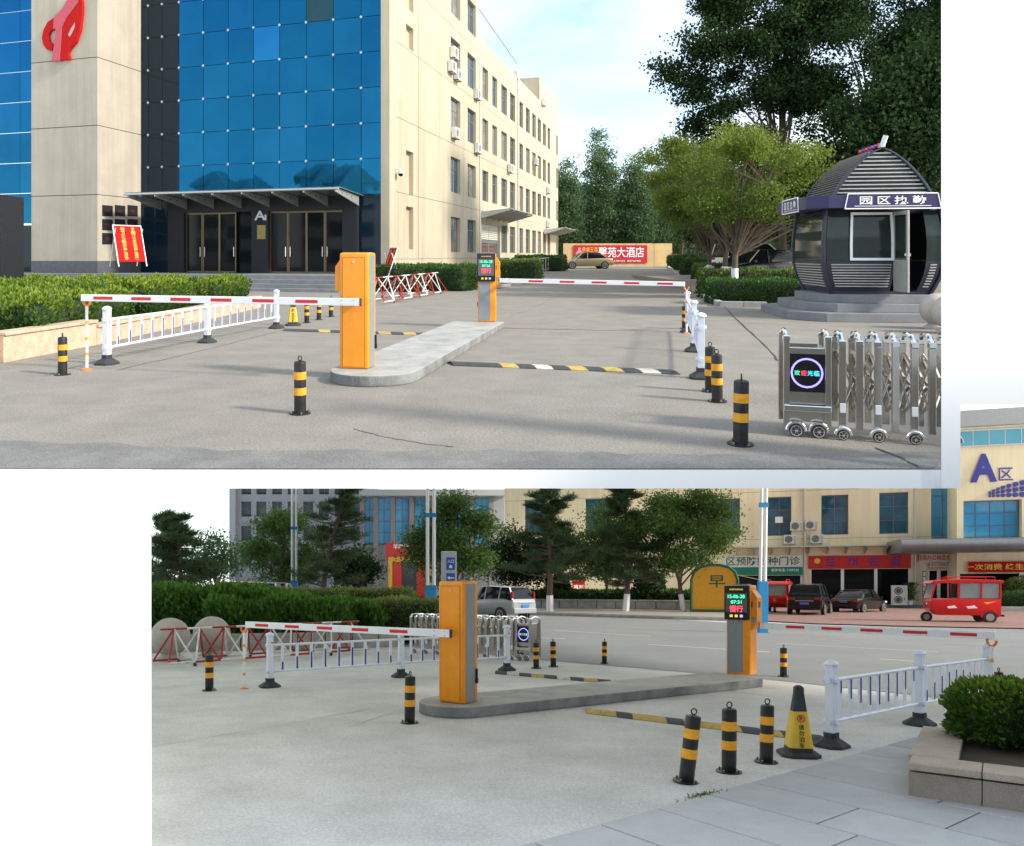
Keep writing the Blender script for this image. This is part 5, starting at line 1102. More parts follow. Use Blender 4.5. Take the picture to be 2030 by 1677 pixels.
# overhead cables
cb_ = MB().tube([BW(0, YST, 18.0 + 3), BW(.5, YST + 6, 19.9), BW(.6, YST + 11, 19.4)], .025, 4)
tag(obj('overhead_cable', cb_, M_TXTD), 'thin cable slung over the roof of the side wing', 'cable')

# ================================================================== LOWER VIEW
SIDE[0] = 'L'
G2 = 'striped bollards'
barrier_gate((-.19 + .02, 10.1), R_(-36), 'tall orange barrier cabinet without display in the lower view', 'A', 1.655, (X(893, 9.72), 9.72, ZL(1256, 9.72)), (X(488, 12.38), 12.38, ZL(1238, 12.38)), 5, .12)
arm_post(L(484, 1365), 'white and orange rest post under the lower left barrier arm', 1.03, 0)
barrier_gate((X(1470, 13.25), 13.25), R_(-40), 'orange barrier cabinet with lit time display in the lower view', 'B', 1.60, (X(1507, 13.0), 13.0, ZL(1240, 13.0)), (X(1972, 10.0), 10.0, ZL(1260, 10.0)), 5, .1, time='07:31')
arm_post((X(1966, 10.0), 10.0), 'rest post under the lower right barrier arm by the planter', 1.0, -.8)
fence([L(535, 1362), L(795, 1342), L(1005, 1329)], 'white road fence running behind the tall orange cabinet, lower view', 9)
fence([L(1648, 1480), L(1823, 1437), (X(1958, 10.3), 10.3)], 'white road fence beside the shrub planter, lower view', 9, blue_top=True, flip=-1)
for px, py, h, tl, lab in ((1360, 1550, .60, (.0, .10), 'leaning bollard nearest the viewer on the lower forecourt'), (1445, 1530, .60, (0, .02), 'middle of the three near bollards left of the cone'), (1519, 1511, .57, (0, .015), 'near bollard right beside the no parking cone'),
                           (812, 1433, .60, (0, 0), 'bollard standing just left of the lower tall orange cabinet'), (415, 1369, .60, (0, .02), 'leftmost bollard in front of the red and white trestle'), (1553, 1342, .56, (0, 0), 'lone bollard under the lower right barrier arm'),
                           (1198, 1316, .50, (0, 0), 'bollard halfway between the two lower cabinets'), (1097, 1322, .55, (0, 0), 'right bollard of the pair beside the folding gate head'), (1063, 1325, .55, (0, 0), 'left bollard of the pair beside the folding gate head'), (1981, 1400, .50, (0, 0), 'bollard mostly hidden behind the planter shrub')):
    bollard(L(px, py), lab, h, tl)
cone(L(1583, 1497), -.15, 'black topped no parking cone with yellow sleeve, lower view')
speed_bump(L(1160, 1410), L(1632, 1467), 'yykyykyyykykk', 'worn yellow and black speed bump behind the three near bollards')
speed_bump(L(982, 1334), L(1212, 1353), 'kwkykwkyk', 'short worn speed bump near the folding gate, lower view')
trestle(L(318, 1322), L(712, 1292), 'long red and white spiked trestle on the left of the lower view', 9, .80, .85)
sliding_gate((X(1062, 17.0), 17.0), R_(-38), -1, 18, 'steel folding gate with purple screen behind the lower fence', .19)
for px, py, lab in ((338, 1309, 'left stone ball behind the trestle'), (420, 1302, 'right stone ball behind the trestle')): ball(L(px, py), lab, .44)
# planting bed on the left
BK = thing('bed_kerb', 'low stone kerb of the green bed behind the trestle', 'kerb', L(300, 1292)); o0 = Vector((*L(300, 1292), 0))
A, B = Vector((*L(300, 1293), 0)) - o0, Vector((*L(800, 1281), 0)) - o0
for k in range(9): a, b = A.lerp(B, k / 9 + .002), A.lerp(B, (k + 1) / 9 - .002); obj('kerb_block', MB().bar(a + Vector((0, 0, .22)), b + Vector((0, 0, .22)), .3, .44), M_KERB, BK, bevel=.02)
def shaggy(p, rz, sx, sy, h, lab, seed, n=9000):
    return hedge(p, rz, sx, sy, h, M_JUN, lab, n * 3, .15, 'hedge', 'juniper_hedge', .5, seed=seed, wob=.16, up=1.2, z0=.25, core=(.012, .035, .01), group='juniper planting')
shaggy((X(370, 22.5), 22.5), .04, 5.6, 2.6, 1.35, 'shaggy juniper hedge left of the whitish lamp posts', 101); shaggy((X(560, 21.8), 21.8), .08, 4.0, 2.2, 1.05, 'shaggy juniper hedge behind the middle of the trestle', 102); shaggy((X(680, 22.6), 22.6), .05, 2.6, 2.0, .85, 'right end of the shaggy juniper planting before the folding gate', 103, 5000)
hedge((X(620, 27.5), 27.5), .03, 7.5, 1.4, 1.55, M_HL, 'long pale clipped hedge behind the junipers', 9000, .13, seed=104)
hedge((X(812, 22.6), 22.6), -.1, 2.1, 1.6, 1.3, M_HL, 'pale clipped hedge block behind the folding gate', 5000, .10, seed=105)
# near planter with a clipped shrub
PL = thing('granite_planter', 'granite planter box with coping in the right foreground', 'planter', L(1800, 1580)); o0 = Vector((*L(1800, 1580), 0))
pa = Vector((*L(1800, 1582), 0)); pb = Vector((*L(2060, 1620), 0)); d = (pb - pa).normalized(); nn = Vector((-d.y, d.x, 0)); M_PG = mat('brown_granite', (.30, .25, .205), .8, var=.12, scale=4, fine=.25, bscale=70); M_PC = mat('coping_granite', (.42, .345, .27), .8, var=.12, scale=4, fine=.2, bscale=70)
for k in range(4):
    a = pa + d * (k * .50 + .003) - o0; b = pa + d * ((k + 1) * .50 - .003) - o0; obj('granite_slab', MB().bar(a + nn * .05 + Vector((0, 0, .11)), b + nn * .05 + Vector((0, 0, .11)), .10, .22), M_PG, PL, bevel=.006)
    obj('coping_slab', MB().bar(a + nn * .15 + Vector((0, 0, .268)), b + nn * .15 + Vector((0, 0, .268)), .36, .06), M_PC, PL, bevel=.01)
for k in range(3):
    a = pa + nn * (k * .6 + .1) - o0; b = pa + nn * ((k + 1) * .6 + .094) - o0; obj('granite_slab', MB().bar(a + d * .05 + Vector((0, 0, .11)), b + d * .05 + Vector((0, 0, .11)), .10, .22), M_PG, PL, bevel=.006)
    obj('coping_slab', MB().bar(a + d * .15 + nn * (.24 if k == 0 else 0) + Vector((0, 0, .2675)), b + d * .15 + Vector((0, 0, .2675)), .36, .06), M_PC, PL, bevel=.01)
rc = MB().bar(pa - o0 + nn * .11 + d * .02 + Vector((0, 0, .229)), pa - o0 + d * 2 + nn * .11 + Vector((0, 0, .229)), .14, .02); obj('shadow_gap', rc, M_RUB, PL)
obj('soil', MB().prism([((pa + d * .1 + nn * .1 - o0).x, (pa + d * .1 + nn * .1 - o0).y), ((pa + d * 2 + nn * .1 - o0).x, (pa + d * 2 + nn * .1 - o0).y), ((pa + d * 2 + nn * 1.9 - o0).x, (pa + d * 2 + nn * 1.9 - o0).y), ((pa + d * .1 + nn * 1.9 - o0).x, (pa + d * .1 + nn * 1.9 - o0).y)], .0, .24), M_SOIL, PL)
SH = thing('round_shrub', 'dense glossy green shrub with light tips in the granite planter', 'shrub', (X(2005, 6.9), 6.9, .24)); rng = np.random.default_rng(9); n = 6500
v = rng.normal(size=(n, 3)); v /= np.linalg.norm(v, axis=1, keepdims=True); rad = .72 * (1 + .10 * np.sin(v[:, 0] * 7 + 1) * np.sin(v[:, 1] * 6) + .06 * np.sin(v[:, 2] * 9)); cub = 1 / np.maximum(np.abs(v).max(1), .75)
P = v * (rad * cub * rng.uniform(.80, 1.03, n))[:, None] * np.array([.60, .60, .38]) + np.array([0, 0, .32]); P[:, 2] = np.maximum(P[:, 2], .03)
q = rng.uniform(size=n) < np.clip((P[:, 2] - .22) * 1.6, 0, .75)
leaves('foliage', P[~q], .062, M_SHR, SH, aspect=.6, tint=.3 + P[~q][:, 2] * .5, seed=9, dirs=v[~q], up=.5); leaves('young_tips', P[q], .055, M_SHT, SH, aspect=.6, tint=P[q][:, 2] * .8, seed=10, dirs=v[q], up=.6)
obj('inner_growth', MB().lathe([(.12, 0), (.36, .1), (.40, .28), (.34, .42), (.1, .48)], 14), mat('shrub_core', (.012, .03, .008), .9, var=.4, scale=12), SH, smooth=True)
wd = thing('weed_tuft', 'small green weed tuft growing in the pavement joint', 'weed', L(1400, 1578)); rng = np.random.default_rng(4); P = np.stack([rng.normal(0, .10, 260), rng.normal(0, .04, 260) , rng.uniform(0, .02, 260)], 1); P[:, 1] += P[:, 0] * .55
leaves('blades', P, .035, M_LG, wd, aspect=.25, up=1.2, seed=4)

# ------------------------------------------------------------------ shops building at right
QX, QY = 30.5, 58.0; qx, qy = .952, .306; QR = -math.atan2(.306, .952)
def LB(px, py, c=0.):
    a = (px - CXP) / F; x = (a * (QY + qx * c) - QX - qy * c) / (qx + qy * a); return x, ZL(py, QY - qy * x + qx * c)
def QW(x, y, z): return (QX + qx * x + qy * y, QY - qy * x + qx * y, z)
SB = thing('shops_building', 'long cream shop building with blue windows above red and green signs', 'building', (QX, QY, 0), QR)
xl0, xr0 = LB(1000, 1100)[0], LB(1900, 1100)[0]; ztop = LB(1700, 925)[1]
hs = []
for a, b, r0, r1 in ((1040, 1080, 990, 1062), (1160, 1210, 988, 1062), (1300, 1345, 988, 1062), (1430, 1467, 988, 1061), (1521, 1569, 985, 1062), (1628, 1682, 981, 1060), (1743, 1801, 976, 1058), (1846, 1894, 940, 1068)):
    hs.append((LB(a, 1000)[0], LB(b, 1000)[0], LB((a + b) / 2, r1)[1], LB((a + b) / 2, r0)[1]))
zs1 = LB(1700, 1128)[1]; shops = [(LB(1606, 1100)[0], LB(1805, 1100)[0], .25, zs1), (LB(1446, 1100)[0], LB(1590, 1100)[0], .25, LB(1500, 1141)[1]), (LB(1840, 1100)[0], LB(1884, 1100)[0], .25, LB(1860, 1131)[1])]
mb = MB(); holed_wall(mb, 'y', 0, xl0, xr0, 0, ztop, hs + shops, .25); mb.add([(xl0, 0, ztop), (xr0, 0, ztop), (xr0, 9, ztop), (xl0, 9, ztop)], [(0, 1, 2, 3)]).add([(xl0, 0, 0), (xl0, 9, 0), (xl0, 9, ztop), (xl0, 0, ztop)], [(0, 1, 2, 3)])
obj('wall', mb, M_LCREAM, SB)
def win(h, m, par, y=.2, nx=2, nz=3, fr=M_FRAME):
    a, b, e, f = h; mbf = MB().box(a, a + .07, y - .05, y + .03, e, f).box(b - .07, b, y - .05, y + .03, e, f).box(a + .07, b - .07, y - .05, y + .03, e, e + .07).box(a + .07, b - .07, y - .05, y + .03, f - .07, f)
    for k in range(1, nx): c = a + (b - a) * k / nx; mbf.box(c - .025, c + .025, y - .04, y + .02, e + .07, f - .07)
    for k in range(1, nz): c = e + (f - e) * k / nz; mbf.box(a + .07, b - .07, y - .039, y + .019, c - .025, c + .025)
    o = obj('window', mbf, fr, par); obj('pane', MB().box(a + .05, b - .05, y - .01, y + .005, e + .05, f - .05), m, o)
m_sb = mat('shop_blue_glass', (.02, .10, .155), .05, var=.45, scale=.7, spec=.9)
for i, h in enumerate(hs): win(h, m_sb if i < 7 else M_LBLUE, SB)
gl = MB()
for r in (968.5, 1066): z = LB(1700, r)[1]; gl.box(xl0, xr0 - .1, -.005, -.001, z - .02, z + .02)
obj('groove_lines', gl, mat('groove_cream', (.42, .33, .20), .9), SB)
for i, (a, b, e, f) in enumerate(shops):
    dk = obj('shopfront_glass', MB().box(a, b, .22, .235, e, f), M_DARKG, SB)
    for k in range(4 if i == 0 else 3):
        c = a + (b - a) * (k / 3 if i == 0 else k / 2); obj('shopfront_post', MB().box(max(a, c - .11) + .001, min(b, c + .11) - .001, .1, .215, e, f - .001), M_TXTW, dk)
    obj('shop_floor', MB().box(a, b, .25, 5, e - .02, e), M_STONE, dk)
obj('plinth_steps', MB().box(xl0, xr0 + 9, -1.2, -.001, 0, .24), M_STONE, SB, bevel=.02)
# glass awning on brackets
za = LB(1650, 1085)[1]; xa0, xa1 = LB(1452, 1085)[0], LB(1800, 1085)[0]
aw = obj('glass_awning', MB().box(xa0, xa1, -1.35, -.01, za, za + .07), mat('awning_grey', (.44, .45, .43), .35, var=.1), SB)
for k in range(10):
    c = xa0 + .3 + (xa1 - xa0 - .6) * k / 9; obj('bracket', MB().prism([(-1.3, za - .12), (-1.3, za - .002), (-.02, za - .002), (-.02, za - .55)], c - .03, c + .03, 'x'), M_ALU, aw)
def sign(nm, px0, px1, r0, r1, m, par=SB, c=-.12, th=.1):
    a, z1 = LB(px0, r0, c); b, _ = LB(px1, r0, c); z0 = LB((px0 + px1) / 2, r1, c)[1]; z1 = LB((px0 + px1) / 2, r0, c)[1]
    return obj(nm, MB().box(a, b, c, c + th, z0, z1), m, par), (a, b, z0, z1)
def letters(par, s, px, py, wpx, hpx, m, c, bold=.01, space=1.):
    x_, z_ = LB(px, py, c); k_ = (QY - qy * x_) / F; return txt('lettering', s, 1, T((x_, c - .012, z_)), m, par, bold=bold, space=space, wide=wpx * k_ * 1.0, high=hpx * k_)
s1, _ = sign('clinic_sign', 1432, 1591, 1101, 1124, mat('sign_white', (.70, .72, .66), .6)); M_GRN = mat('sign_green', (.01, .20, .13), .6); letters(s1, '区预防接种门诊', 1512, 1112, 136, 17, mat('dark_green_lettering', (.03, .11, .07), .6), -.12, .012)
s2, _ = sign('clinic_phone_strip', 1432, 1591, 1124.5, 1140, M_GRN, c=-.11); letters(s2, '服务电话: 7109120', 1556, 1130, 50, 6, M_TXTW, -.11, .01)
s3, _ = sign('noodle_shop_sign', 1603, 1806, 1101, 1127, mat('sign_red', (.55, .03, .03), .55, var=.05)); M_IND = mat('indigo_lettering', (.05, .05, .30), .5)
for c_, px in zip('兰州拉面', (1646, 1690, 1733, 1775)): letters(s3, c_, px, 1113, 18, 18, M_IND, -.12, .012)
cxx, czz = LB(1620, 1112, -.12); obj('round_badge', MB().cyl((cxx, -.125, czz), (cxx, -.16, czz), .22, n=18), M_TXTY, s3)
s4, _ = sign('stationery_sign', 1822, 1901, 1097, 1114, mat('sign_pale', (.66, .64, .60), .6), c=-.3); letters(s4, '翔燕办公用品专营店', 1861, 1105.5, 74, 11, M_REDP, -.3, .012)
s5, _ = sign('small_red_notice', 1843, 1890, 1116.5, 1129, mat('sign_pale', (.66, .64, .60), .6), c=-.28); letters(s5, '文体办公用品批发零售', 1866, 1119.5, 44, 4.5, M_REDP, -.28, .004); letters(s5, '电话订货送货上门服务', 1866, 1126, 44, 4.5, M_REDP, -.28, .004)
gp, _ = sign('green_column_notice', 1829, 1836, 1132, 1193, mat('notice_green', (.03, .28, .20), .6), c=-.06, th=.05)
for k in range(6): sign('notice_tile', 1830, 1835, 1134 + k * 10, 1142 + k * 10, M_TXTW, par=gp, c=-.072, th=.01)
for px in (1595.5, 1815): x_, _ = LB(px, 1000, -.1); obj('drainpipe', MB().cyl((x_, -.1, .3), (x_, -.1, ztop), .085, n=8), M_ACW, SB, smooth=True)
obj('white_notice', MB().box(LB(1537, 1000)[0], LB(1552, 1000)[0], .12, .14, LB(1545, 1036)[1], LB(1545, 1024)[1]), M_TXTW, SB)
for a, b, lab in ((1579, 1052, 'upper left of the four air conditioners by the shop drainpipe'), (1608, 1050, 'upper right of the four air conditioners by the shop drainpipe'), (1566, 1078, 'lower left of the four air conditioners by the shop drainpipe'), (1619, 1077, 'lower right of the four air conditioners by the shop drainpipe')):
    x_, z_ = LB(a, b, -.2); ac_unit(QW(x_, -.03, z_), QR, lab, 1.12, group='air conditioners on the shop building')
# entrance block with big letters, jutting out at the right
cB = -2.2; eb0 = LB(1897, 1000, cB)[0]; eb1 = eb0 + 9; ze = LB(1960, 845, cB)[1]
hw = (LB(1910, 1000, cB)[0], LB(2026, 1000, cB)[0], LB(1970, 1066, cB)[1], LB(1970, 991, cB)[1])
hst = (eb0, eb1, LB(1960, 883, cB)[1], LB(1960, 852, cB)[1])
mb = MB(); holed_wall(mb, 'y', cB, eb0, eb1, 0, ze, [hw, (LB(1903, 1100, cB)[0], eb1 - .5, .25, LB(1970, 1137, cB)[1])], .7); mb.add([(eb0, cB, 0), (eb0, .1, 0), (eb0, .1, ze), (eb0, cB, ze)], [(0, 1, 2, 3)])
EB = obj('entrance_block', mb, M_LCREAM, SB)
win(hw, M_LBLUE, EB, cB + .55, 4, 3)
obj('window_band', MB().box(hst[0] + .001, hst[1], cB - .03, cB - .002, hst[2], hst[3]), mat('band_blue_glass', (.12, .40, .52), .1, var=.1, scale=.6), EB)
for k in range(1, 9): c = hst[0] + (hst[1] - hst[0]) * k / 9; obj('mullion', MB().box(c - .03, c + .03, cB - .05, cB - .031, hst[2], hst[3]), M_ALU, EB)
for z in (hst[2], hst[3]): obj('string_course', MB().box(hst[0], hst[1], cB - .09, cB - .031, z - .05, z + .05), M_ALU, EB)
obj('roof_band', MB().box(eb0 - .6, eb1, cB - .4, 3, LB(1960, 845, cB)[1] + .003, LB(1960, 813, cB)[1]), mat('roof_grey', (.36, .37, .38), .6, var=.05), EB)
M_BLL = mat('blue_lettering', (.05, .05, .30), .4, var=.05); kk = (QY - qy * eb0) / F
x_, z_ = LB(1949, 928, cB); txt('lettering', 'A', 1, T((x_, cB - .10, z_)), M_BLL, EB, bold=.045, wide=44 * kk, high=54 * kk)
x_, z_ = LB(1993, 940, cB); txt('lettering', '区', 1, T((x_, cB - .08, z_)), M_BLL, EB, bold=.01, wide=23 * kk, high=24 * kk)
for i in range(9):
    for j in range(3):
        px = 1962 + 6.5 * i + .72 * i * i; r_ = 2.0 + .62 * i; py = 984 - j * (r_ * 2.05) - i * .6
        if px < 2040: x_, z_ = LB(px, py, cB); obj('blue_disc', MB().cyl((x_, cB - .12, z_), (x_, cB - .001, z_), r_ * kk * .86, n=16), M_BLL, EB)
cz0, cz1 = LB(1900, 1094, cB - 2)[1], LB(1900, 1067, cB - 2)[1]; cx0 = LB(1784, 1080, cB - 2)[0]
cv = [(cB - 2.0 - .55 * math.cos(a), (cz0 + cz1) / 2 + (cz1 - cz0) / 2 * math.sin(a)) for a in [-math.pi / 2 + math.pi * i / 8 for i in range(9)]] + [(cB + .5 + 1.6, cz1), (cB + .5 + 1.6, cz0)]
cp = obj('entrance_canopy', MB().prism(cv, cx0, eb1, 'x'), mat('canopy_metal', (.20, .205, .22), .35, .4, var=.1), SB, smooth=True)
for k in range(1, 9): c = cx0 + (eb1 - cx0) * k / 9; obj('panel_seam', MB().prism([(u * 1.0 - .006 * (u < cB - 2), v + .006 * ((v > (cz0 + cz1) / 2) - .5)) for u, v in cv], c - .012, c + .012, 'x'), M_FRAME, cp)
rb, _ = sign('red_banner', 1920, 2060, 1113, 1134, M_REDP, par=EB, c=cB - .25, th=.06); letters(rb, '一次消费 终生免费', 1990, 1123.5, 126, 12, M_TXTY, cB - .26, .02)
obj('shopfront_glass', MB().box(LB(1903, 1100, cB)[0] + .01, eb1 - .5, cB + .65, cB + .68, .25, LB(1970, 1137, cB)[1]), M_DARKG, EB)
wn, _ = sign('white_notice_column', 2021, 2036, 1134, 1195, M_TXTW, par=EB, c=cB - .05, th=.04)
for k in range(5): letters(wn, '印刷', 2028, 1141 + k * 11, 9, 5, M_TXTD, cB - .06, .01)
# things in front of the noodle shop
hp = thing('heat_pump', 'beige outdoor unit with two stacked fans before the noodle shop', 'air conditioner', QW(LB(1782, 1190, -1.5)[0], -1.6, .24), QR)
obj('casing', MB().box(-.52, .52, -.2, .2, 0, 1.5), M_ACW, hp, bevel=.02)
for z in (.42, 1.08):
    g_ = obj('fan', MB().cyl((-.1, -.203, z), (-.1, -.215, z), .29, n=20), M_ACG, hp); obj('fan_ring', MB().tube([(-.1 + math.cos(i * math.pi / 8) * .2, -.22, z + math.sin(i * math.pi / 8) * .2) for i in range(17)], .02, 4), M_ACW, g_)
pt = thing('potted_plant', 'tall green potted plant beside the two fan unit', 'plant', QW(LB(1804, 1190, -1.4)[0], -1.5, .24)); obj('pot', MB().lathe([(.14, 0), (.2, .3), (.21, .32)], 12), M_TXTW, pt)
rng = np.random.default_rng(3); leaves('foliage', np.stack([rng.normal(0, .2, 500), rng.normal(0, .2, 500), rng.uniform(.4, 1.7, 500)], 1), .26, M_LG, pt, aspect=.3, up=.8, seed=3)
hedge((X(2010, 49.), 49), QR, 4.5, 1.2, .95, M_HD, 'clipped hedge at the right edge below the red banner', 1800, .16, seed=120, z0=.3); hedge((X(2030, 51.5), 51.5), QR, 2.2, 1.6, 2.0, M_HL, 'round bush behind the red three wheeler at the right edge', 1800, .16, seed=121, round_=1.2, name='round_bush', cat='bush', z0=.3)
kb = tag(obj('stone_kerb_bed', MB().box(-4, 4, -1, 1, 0, .34), M_KERB, bevel=.03), 'pale stone bed edge under the hedge at the right edge', 'kerb'); kb.location = (X(2030, 48.6), 48.6, 0); kb.rotation_euler = (0, 0, QR)

# ------------------------------------------------------------------ vehicles on the street and apron
car(L(1606, 1218), R_(-32), 'black sport utility car parked on the brick apron', P_BLK, 4.75, 1.92, 1.82, 'suv', name='parked_suv')
car((X(1704, 47.5), 47.5), R_(-50), 'black saloon car parked before the noodle shop', P_BLK, 4.7, 1.8, 1.48)
car((X(985, 37.5), 37.5), R_(42), 'silver small hatchback driving away along the street', P_SIL, 3.9, 1.72, 1.68, 'tall', name='driving_car', sc=1.02)
car((X(470, 34), 34), R_(80), 'white car half hidden behind the pale hedge', P_WHT, 4.4, 1.7, 1.55, 'suv', sc=1.24)
car((X(318, 60), 60), R_(70), 'faded red car at the far left behind the pine', mat('pale_red_paint', (.45, .10, .14), .35, var=.03, coat=.4), 4.4, 1.75, 1.6, 'suv')
def tricycle(p, rz, label, sc=1.):
    t = thing('red_three_wheeler', label, 'three wheeler', p, rz); t.scale = (sc,) * 3; w = .62; st = -1.25; fr = 1.25   # local +y is the nose
    cb_ = obj('cabin', MB().prism([(st, .32), (fr - .25, .32), (fr, .55), (fr + .02, .92), (fr - .05, 1.0), (st, 1.0)], -w, w, 'x'), P_RED, t, bevel=.04, smooth=True)
    obj('roof', MB().prism([(st - .08, 1.66), (st - .06, 1.76), (0, 1.82), (fr - .1, 1.76), (fr + .05, 1.64)], -w - .04, w + .04, 'x'), P_RED, t, bevel=.02)
    obj('roof_rack', MB().tube([(-w + .1, st + .2, 1.78), (-w + .1, st + .2, 1.9), (-w + .1, .4, 1.92), (-w + .1, .8, 1.8)], .018, 6).tube([(w - .1, st + .2, 1.78), (w - .1, st + .2, 1.9), (w - .1, .4, 1.92), (w - .1, .8, 1.8)], .018, 6), P_RED, t)
    for sg in (-1, 1):
        for ya, yb in ((st + .03, st + .03), (-.55, -.55), (.25, .25), (fr - .0, fr - .18)): obj('pillar', MB().bar((sg * (w - .03), ya, .98), (sg * (w - .03), yb, 1.68), .05, .07, up=(0, 1, 0)), P_RED, t)
        obj('side_sticker', MB().prism([(-.42, .62), (-.08, .60), (.0, .68), (-.3, .74)], sg * (w + .001), sg * (w + .004), 'x'), M_TXTW, cb_); obj('side_sticker', MB().prism([(.3, .62), (.62, .60), (.68, .68), (.4, .73)], sg * (w + .001), sg * (w + .004), 'x'), M_TXTW, cb_)
        obj('yellow_flash', MB().prism([(-1.1, .92), (-.75, .78), (-.62, .86), (-.9, .88)], sg * (w + .001), sg * (w + .004), 'x'), M_TXTY, cb_)
        wl = obj('rear_wheel', MB().cyl((sg * (w - .13), -.85, .25), (sg * (w + .01), -.85, .25), .25, n=20), M_RUB, t, bevel=.02); obj('rim', MB().cyl((sg * (w + .011), -.85, .25), (sg * (w + .02), -.85, .25), .15, n=14), M_ALU, wl)
        obj('mudguard', MB().tube([(sg * (w - .02), -.85 + math.cos(a) * .30, .25 + math.sin(a) * .30) for a in [math.pi * i / 8 for i in range(9)]], .04, 6), P_RED, t)
    obj('windscreen', MB().bar((0, fr + .0, 1.0), (0, fr - .17, 1.64), 1.1, .012, up=(0, 1, 0)), mat('tricycle_glass', (.25, .30, .31), .08, var=.1), t)
    for sg in (-1, 1): obj('side_glass', MB().box(sg * (w - .04), sg * (w - .03), st + .08, .2, 1.02, 1.64), mat('tricycle_glass', (.25, .30, .31), .08, var=.1), t)
    obj('rear_panel', MB().box(-w + .05, w - .05, st - .01, st + .02, 1.0, 1.66), mat('tricycle_glass', (.25, .30, .31), .08, var=.1), t)
    fwl = obj('front_wheel', MB().cyl((-.05, fr + .02, .22), (.05, fr + .02, .22), .22, n=20), M_RUB, t, bevel=.02); obj('rim', MB().cyl((-.055, fr + .02, .22), (.055, fr + .02, .22), .12, n=12), M_ALU, fwl)
    obj('headlight', MB().cyl((0, fr + .0, .75), (0, fr + .06, .75), .09, n=12), M_CHROME, t); obj('seat', MB().box(-.4, .4, -.5, .0, .5, .95), M_RUB, t)
    obj('bumper', MB().box(-w, w, st - .1, st - .04, .28, .36), M_BLACK, t)
    return t
tricycle((X(1905, 34.5), 34.5), R_(72), 'bright red three wheeler taxi in front of the entrance canopy', 1.12)
tricycle((X(1542, 47), 47), R_(150), 'red three wheeler half hidden behind the lit display cabinet', 1.1)
tricycle((X(495, 58), 58), R_(95), 'small red three wheeler parked far back left of the lamp posts', 1.1)
# ------------------------------------------------------------------ street furniture
def lamp(px, y, label, w_=.11, gap=.24, blue=1.0, tilt=0.):
    t = thing('lamp_post', label, 'lamp post', (X(px, y), y), 0, 'twin tube lamp posts'); h = 11
    for sg in (-1, 1): obj('tube', MB().cyl((sg * gap / 2, 0, blue), (sg * gap / 2 + tilt, 0, h), w_, n=10), M_ARM, t, smooth=True)
    M_LB = mat('lamp_blue', (.02, .22, .48), .45, var=.05)
    obj('blue_base', MB().box(-gap / 2 - w_ - .03, gap / 2 + w_ + .03, -w_ - .03, w_ + .03, 0, blue), M_LB, t, bevel=.02)
    obj('blue_clamp', MB().box(-gap / 2 - w_ - .01 + tilt * .35, gap / 2 + w_ + .01 + tilt * .35, -w_ - .02, w_ + .02, h * .42, h * .42 + .16), M_LB, t)
    return t
lamp(583, 38, 'left twin tube lamp post with blue base, lower view', .06, .20, 2.0); lamp(854, 31, 'middle twin tube lamp post behind the lower tall cabinet', .075, .27, 1.75)
lamp(1512, 27, 'right twin tube lamp post next to the lit display cabinet', .06, .17, 1.9, tilt=.12)
ps = thing('entrance_sign', 'grey upright parking sign with blue entrance panels behind the cabinet', 'sign', (X(890, 27), 27), .08)
obj('pillar', MB().box(-.28, .28, -.13, .13, 0, ZL(1093, 27)), mat('sign_silver', (.52, .54, .56), .4, .2, var=.04), ps, bevel=.03)
zz = ZL(1117, 27); M_SBL = mat('panel_blue', (.03, .13, .42), .5)
e1 = obj('blue_panel', MB().box(-.1, .21, -.145, -.131, zz - .24, zz + .22), M_SBL, ps); txt('lettering', '入口', .2, T((.055, -.15, zz + .08)), M_TXTW, e1, bold=.01, wide=.24)
obj('car_pictogram', MB().box(0, .11, -.15, -.146, zz - .17, zz - .10).box(.02, .09, -.15, -.146, zz - .098, zz - .06), M_TXTW, e1)
e2 = obj('blue_panel', MB().box(-.1, .21, -.145, -.131, zz - .70, zz - .36), M_SBL, ps); obj('arrow', MB().box(0, .18, -.15, -.146, zz - .55, zz - .51).prism([(-.07, zz - .53), (.02, zz - .46), (.02, zz - .60)], -.15, -.146, 'y'), M_TXTW, e2)
KI = thing('yellow_kiosk', 'yellow arched breakfast kiosk with green edges on the far footway', 'kiosk', (X(1416, 44.0), 44.0, .13), -.40)
arch = [(-1.3, 0), (-1.3, 1.9), (-1.15, 2.35), (-.8, 2.65), (-.3, 2.78), (.3, 2.78), (.8, 2.65), (1.15, 2.35), (1.3, 1.9), (1.3, 0)]
M_KY = mat('kiosk_yellow', (.72, .36, .03), .5, var=.06); M_KG = mat('kiosk_green', (.02, .11, .055), .5, var=.05)
obj('end_wall', MB().prism(arch, -.02, .05, 'y'), M_KY, KI); obj('vault', MB().prism(arch, .06, 2.4, 'y'), M_KY, KI)
obj('green_edge', MB().tube([(x_ * 1.02, -.05, z_ * 1.01 + .02) for x_, z_ in arch], .085, 6), M_KG, KI); obj('green_base', MB().box(-1.34, 1.34, -.1, 2.45, -.1, .16), M_KG, KI)
txt('lettering', '早', 1, T((.15, -.03, 1.85)), M_KG, KI, bold=.012, high=.72)
obj('awning', MB().add([(1.3, .3, 2.2), (1.3, 2.3, 2.2), (2.6, 2.3, 1.9), (2.6, .3, 1.9), (1.3, .3, 2.25), (1.3, 2.3, 2.25), (2.6, 2.3, 1.95), (2.6, .3, 1.95)], [(0, 1, 2, 3), (4, 5, 6, 7), (2, 3, 7, 6), (0, 3, 7, 4)]), mat('awning_straw', (.55, .45, .22), .7), KI)
obj('serving_hatch', MB().box(1.301, 1.32, .4, 2.2, 1.0, 2.1), M_DARKG, KI)
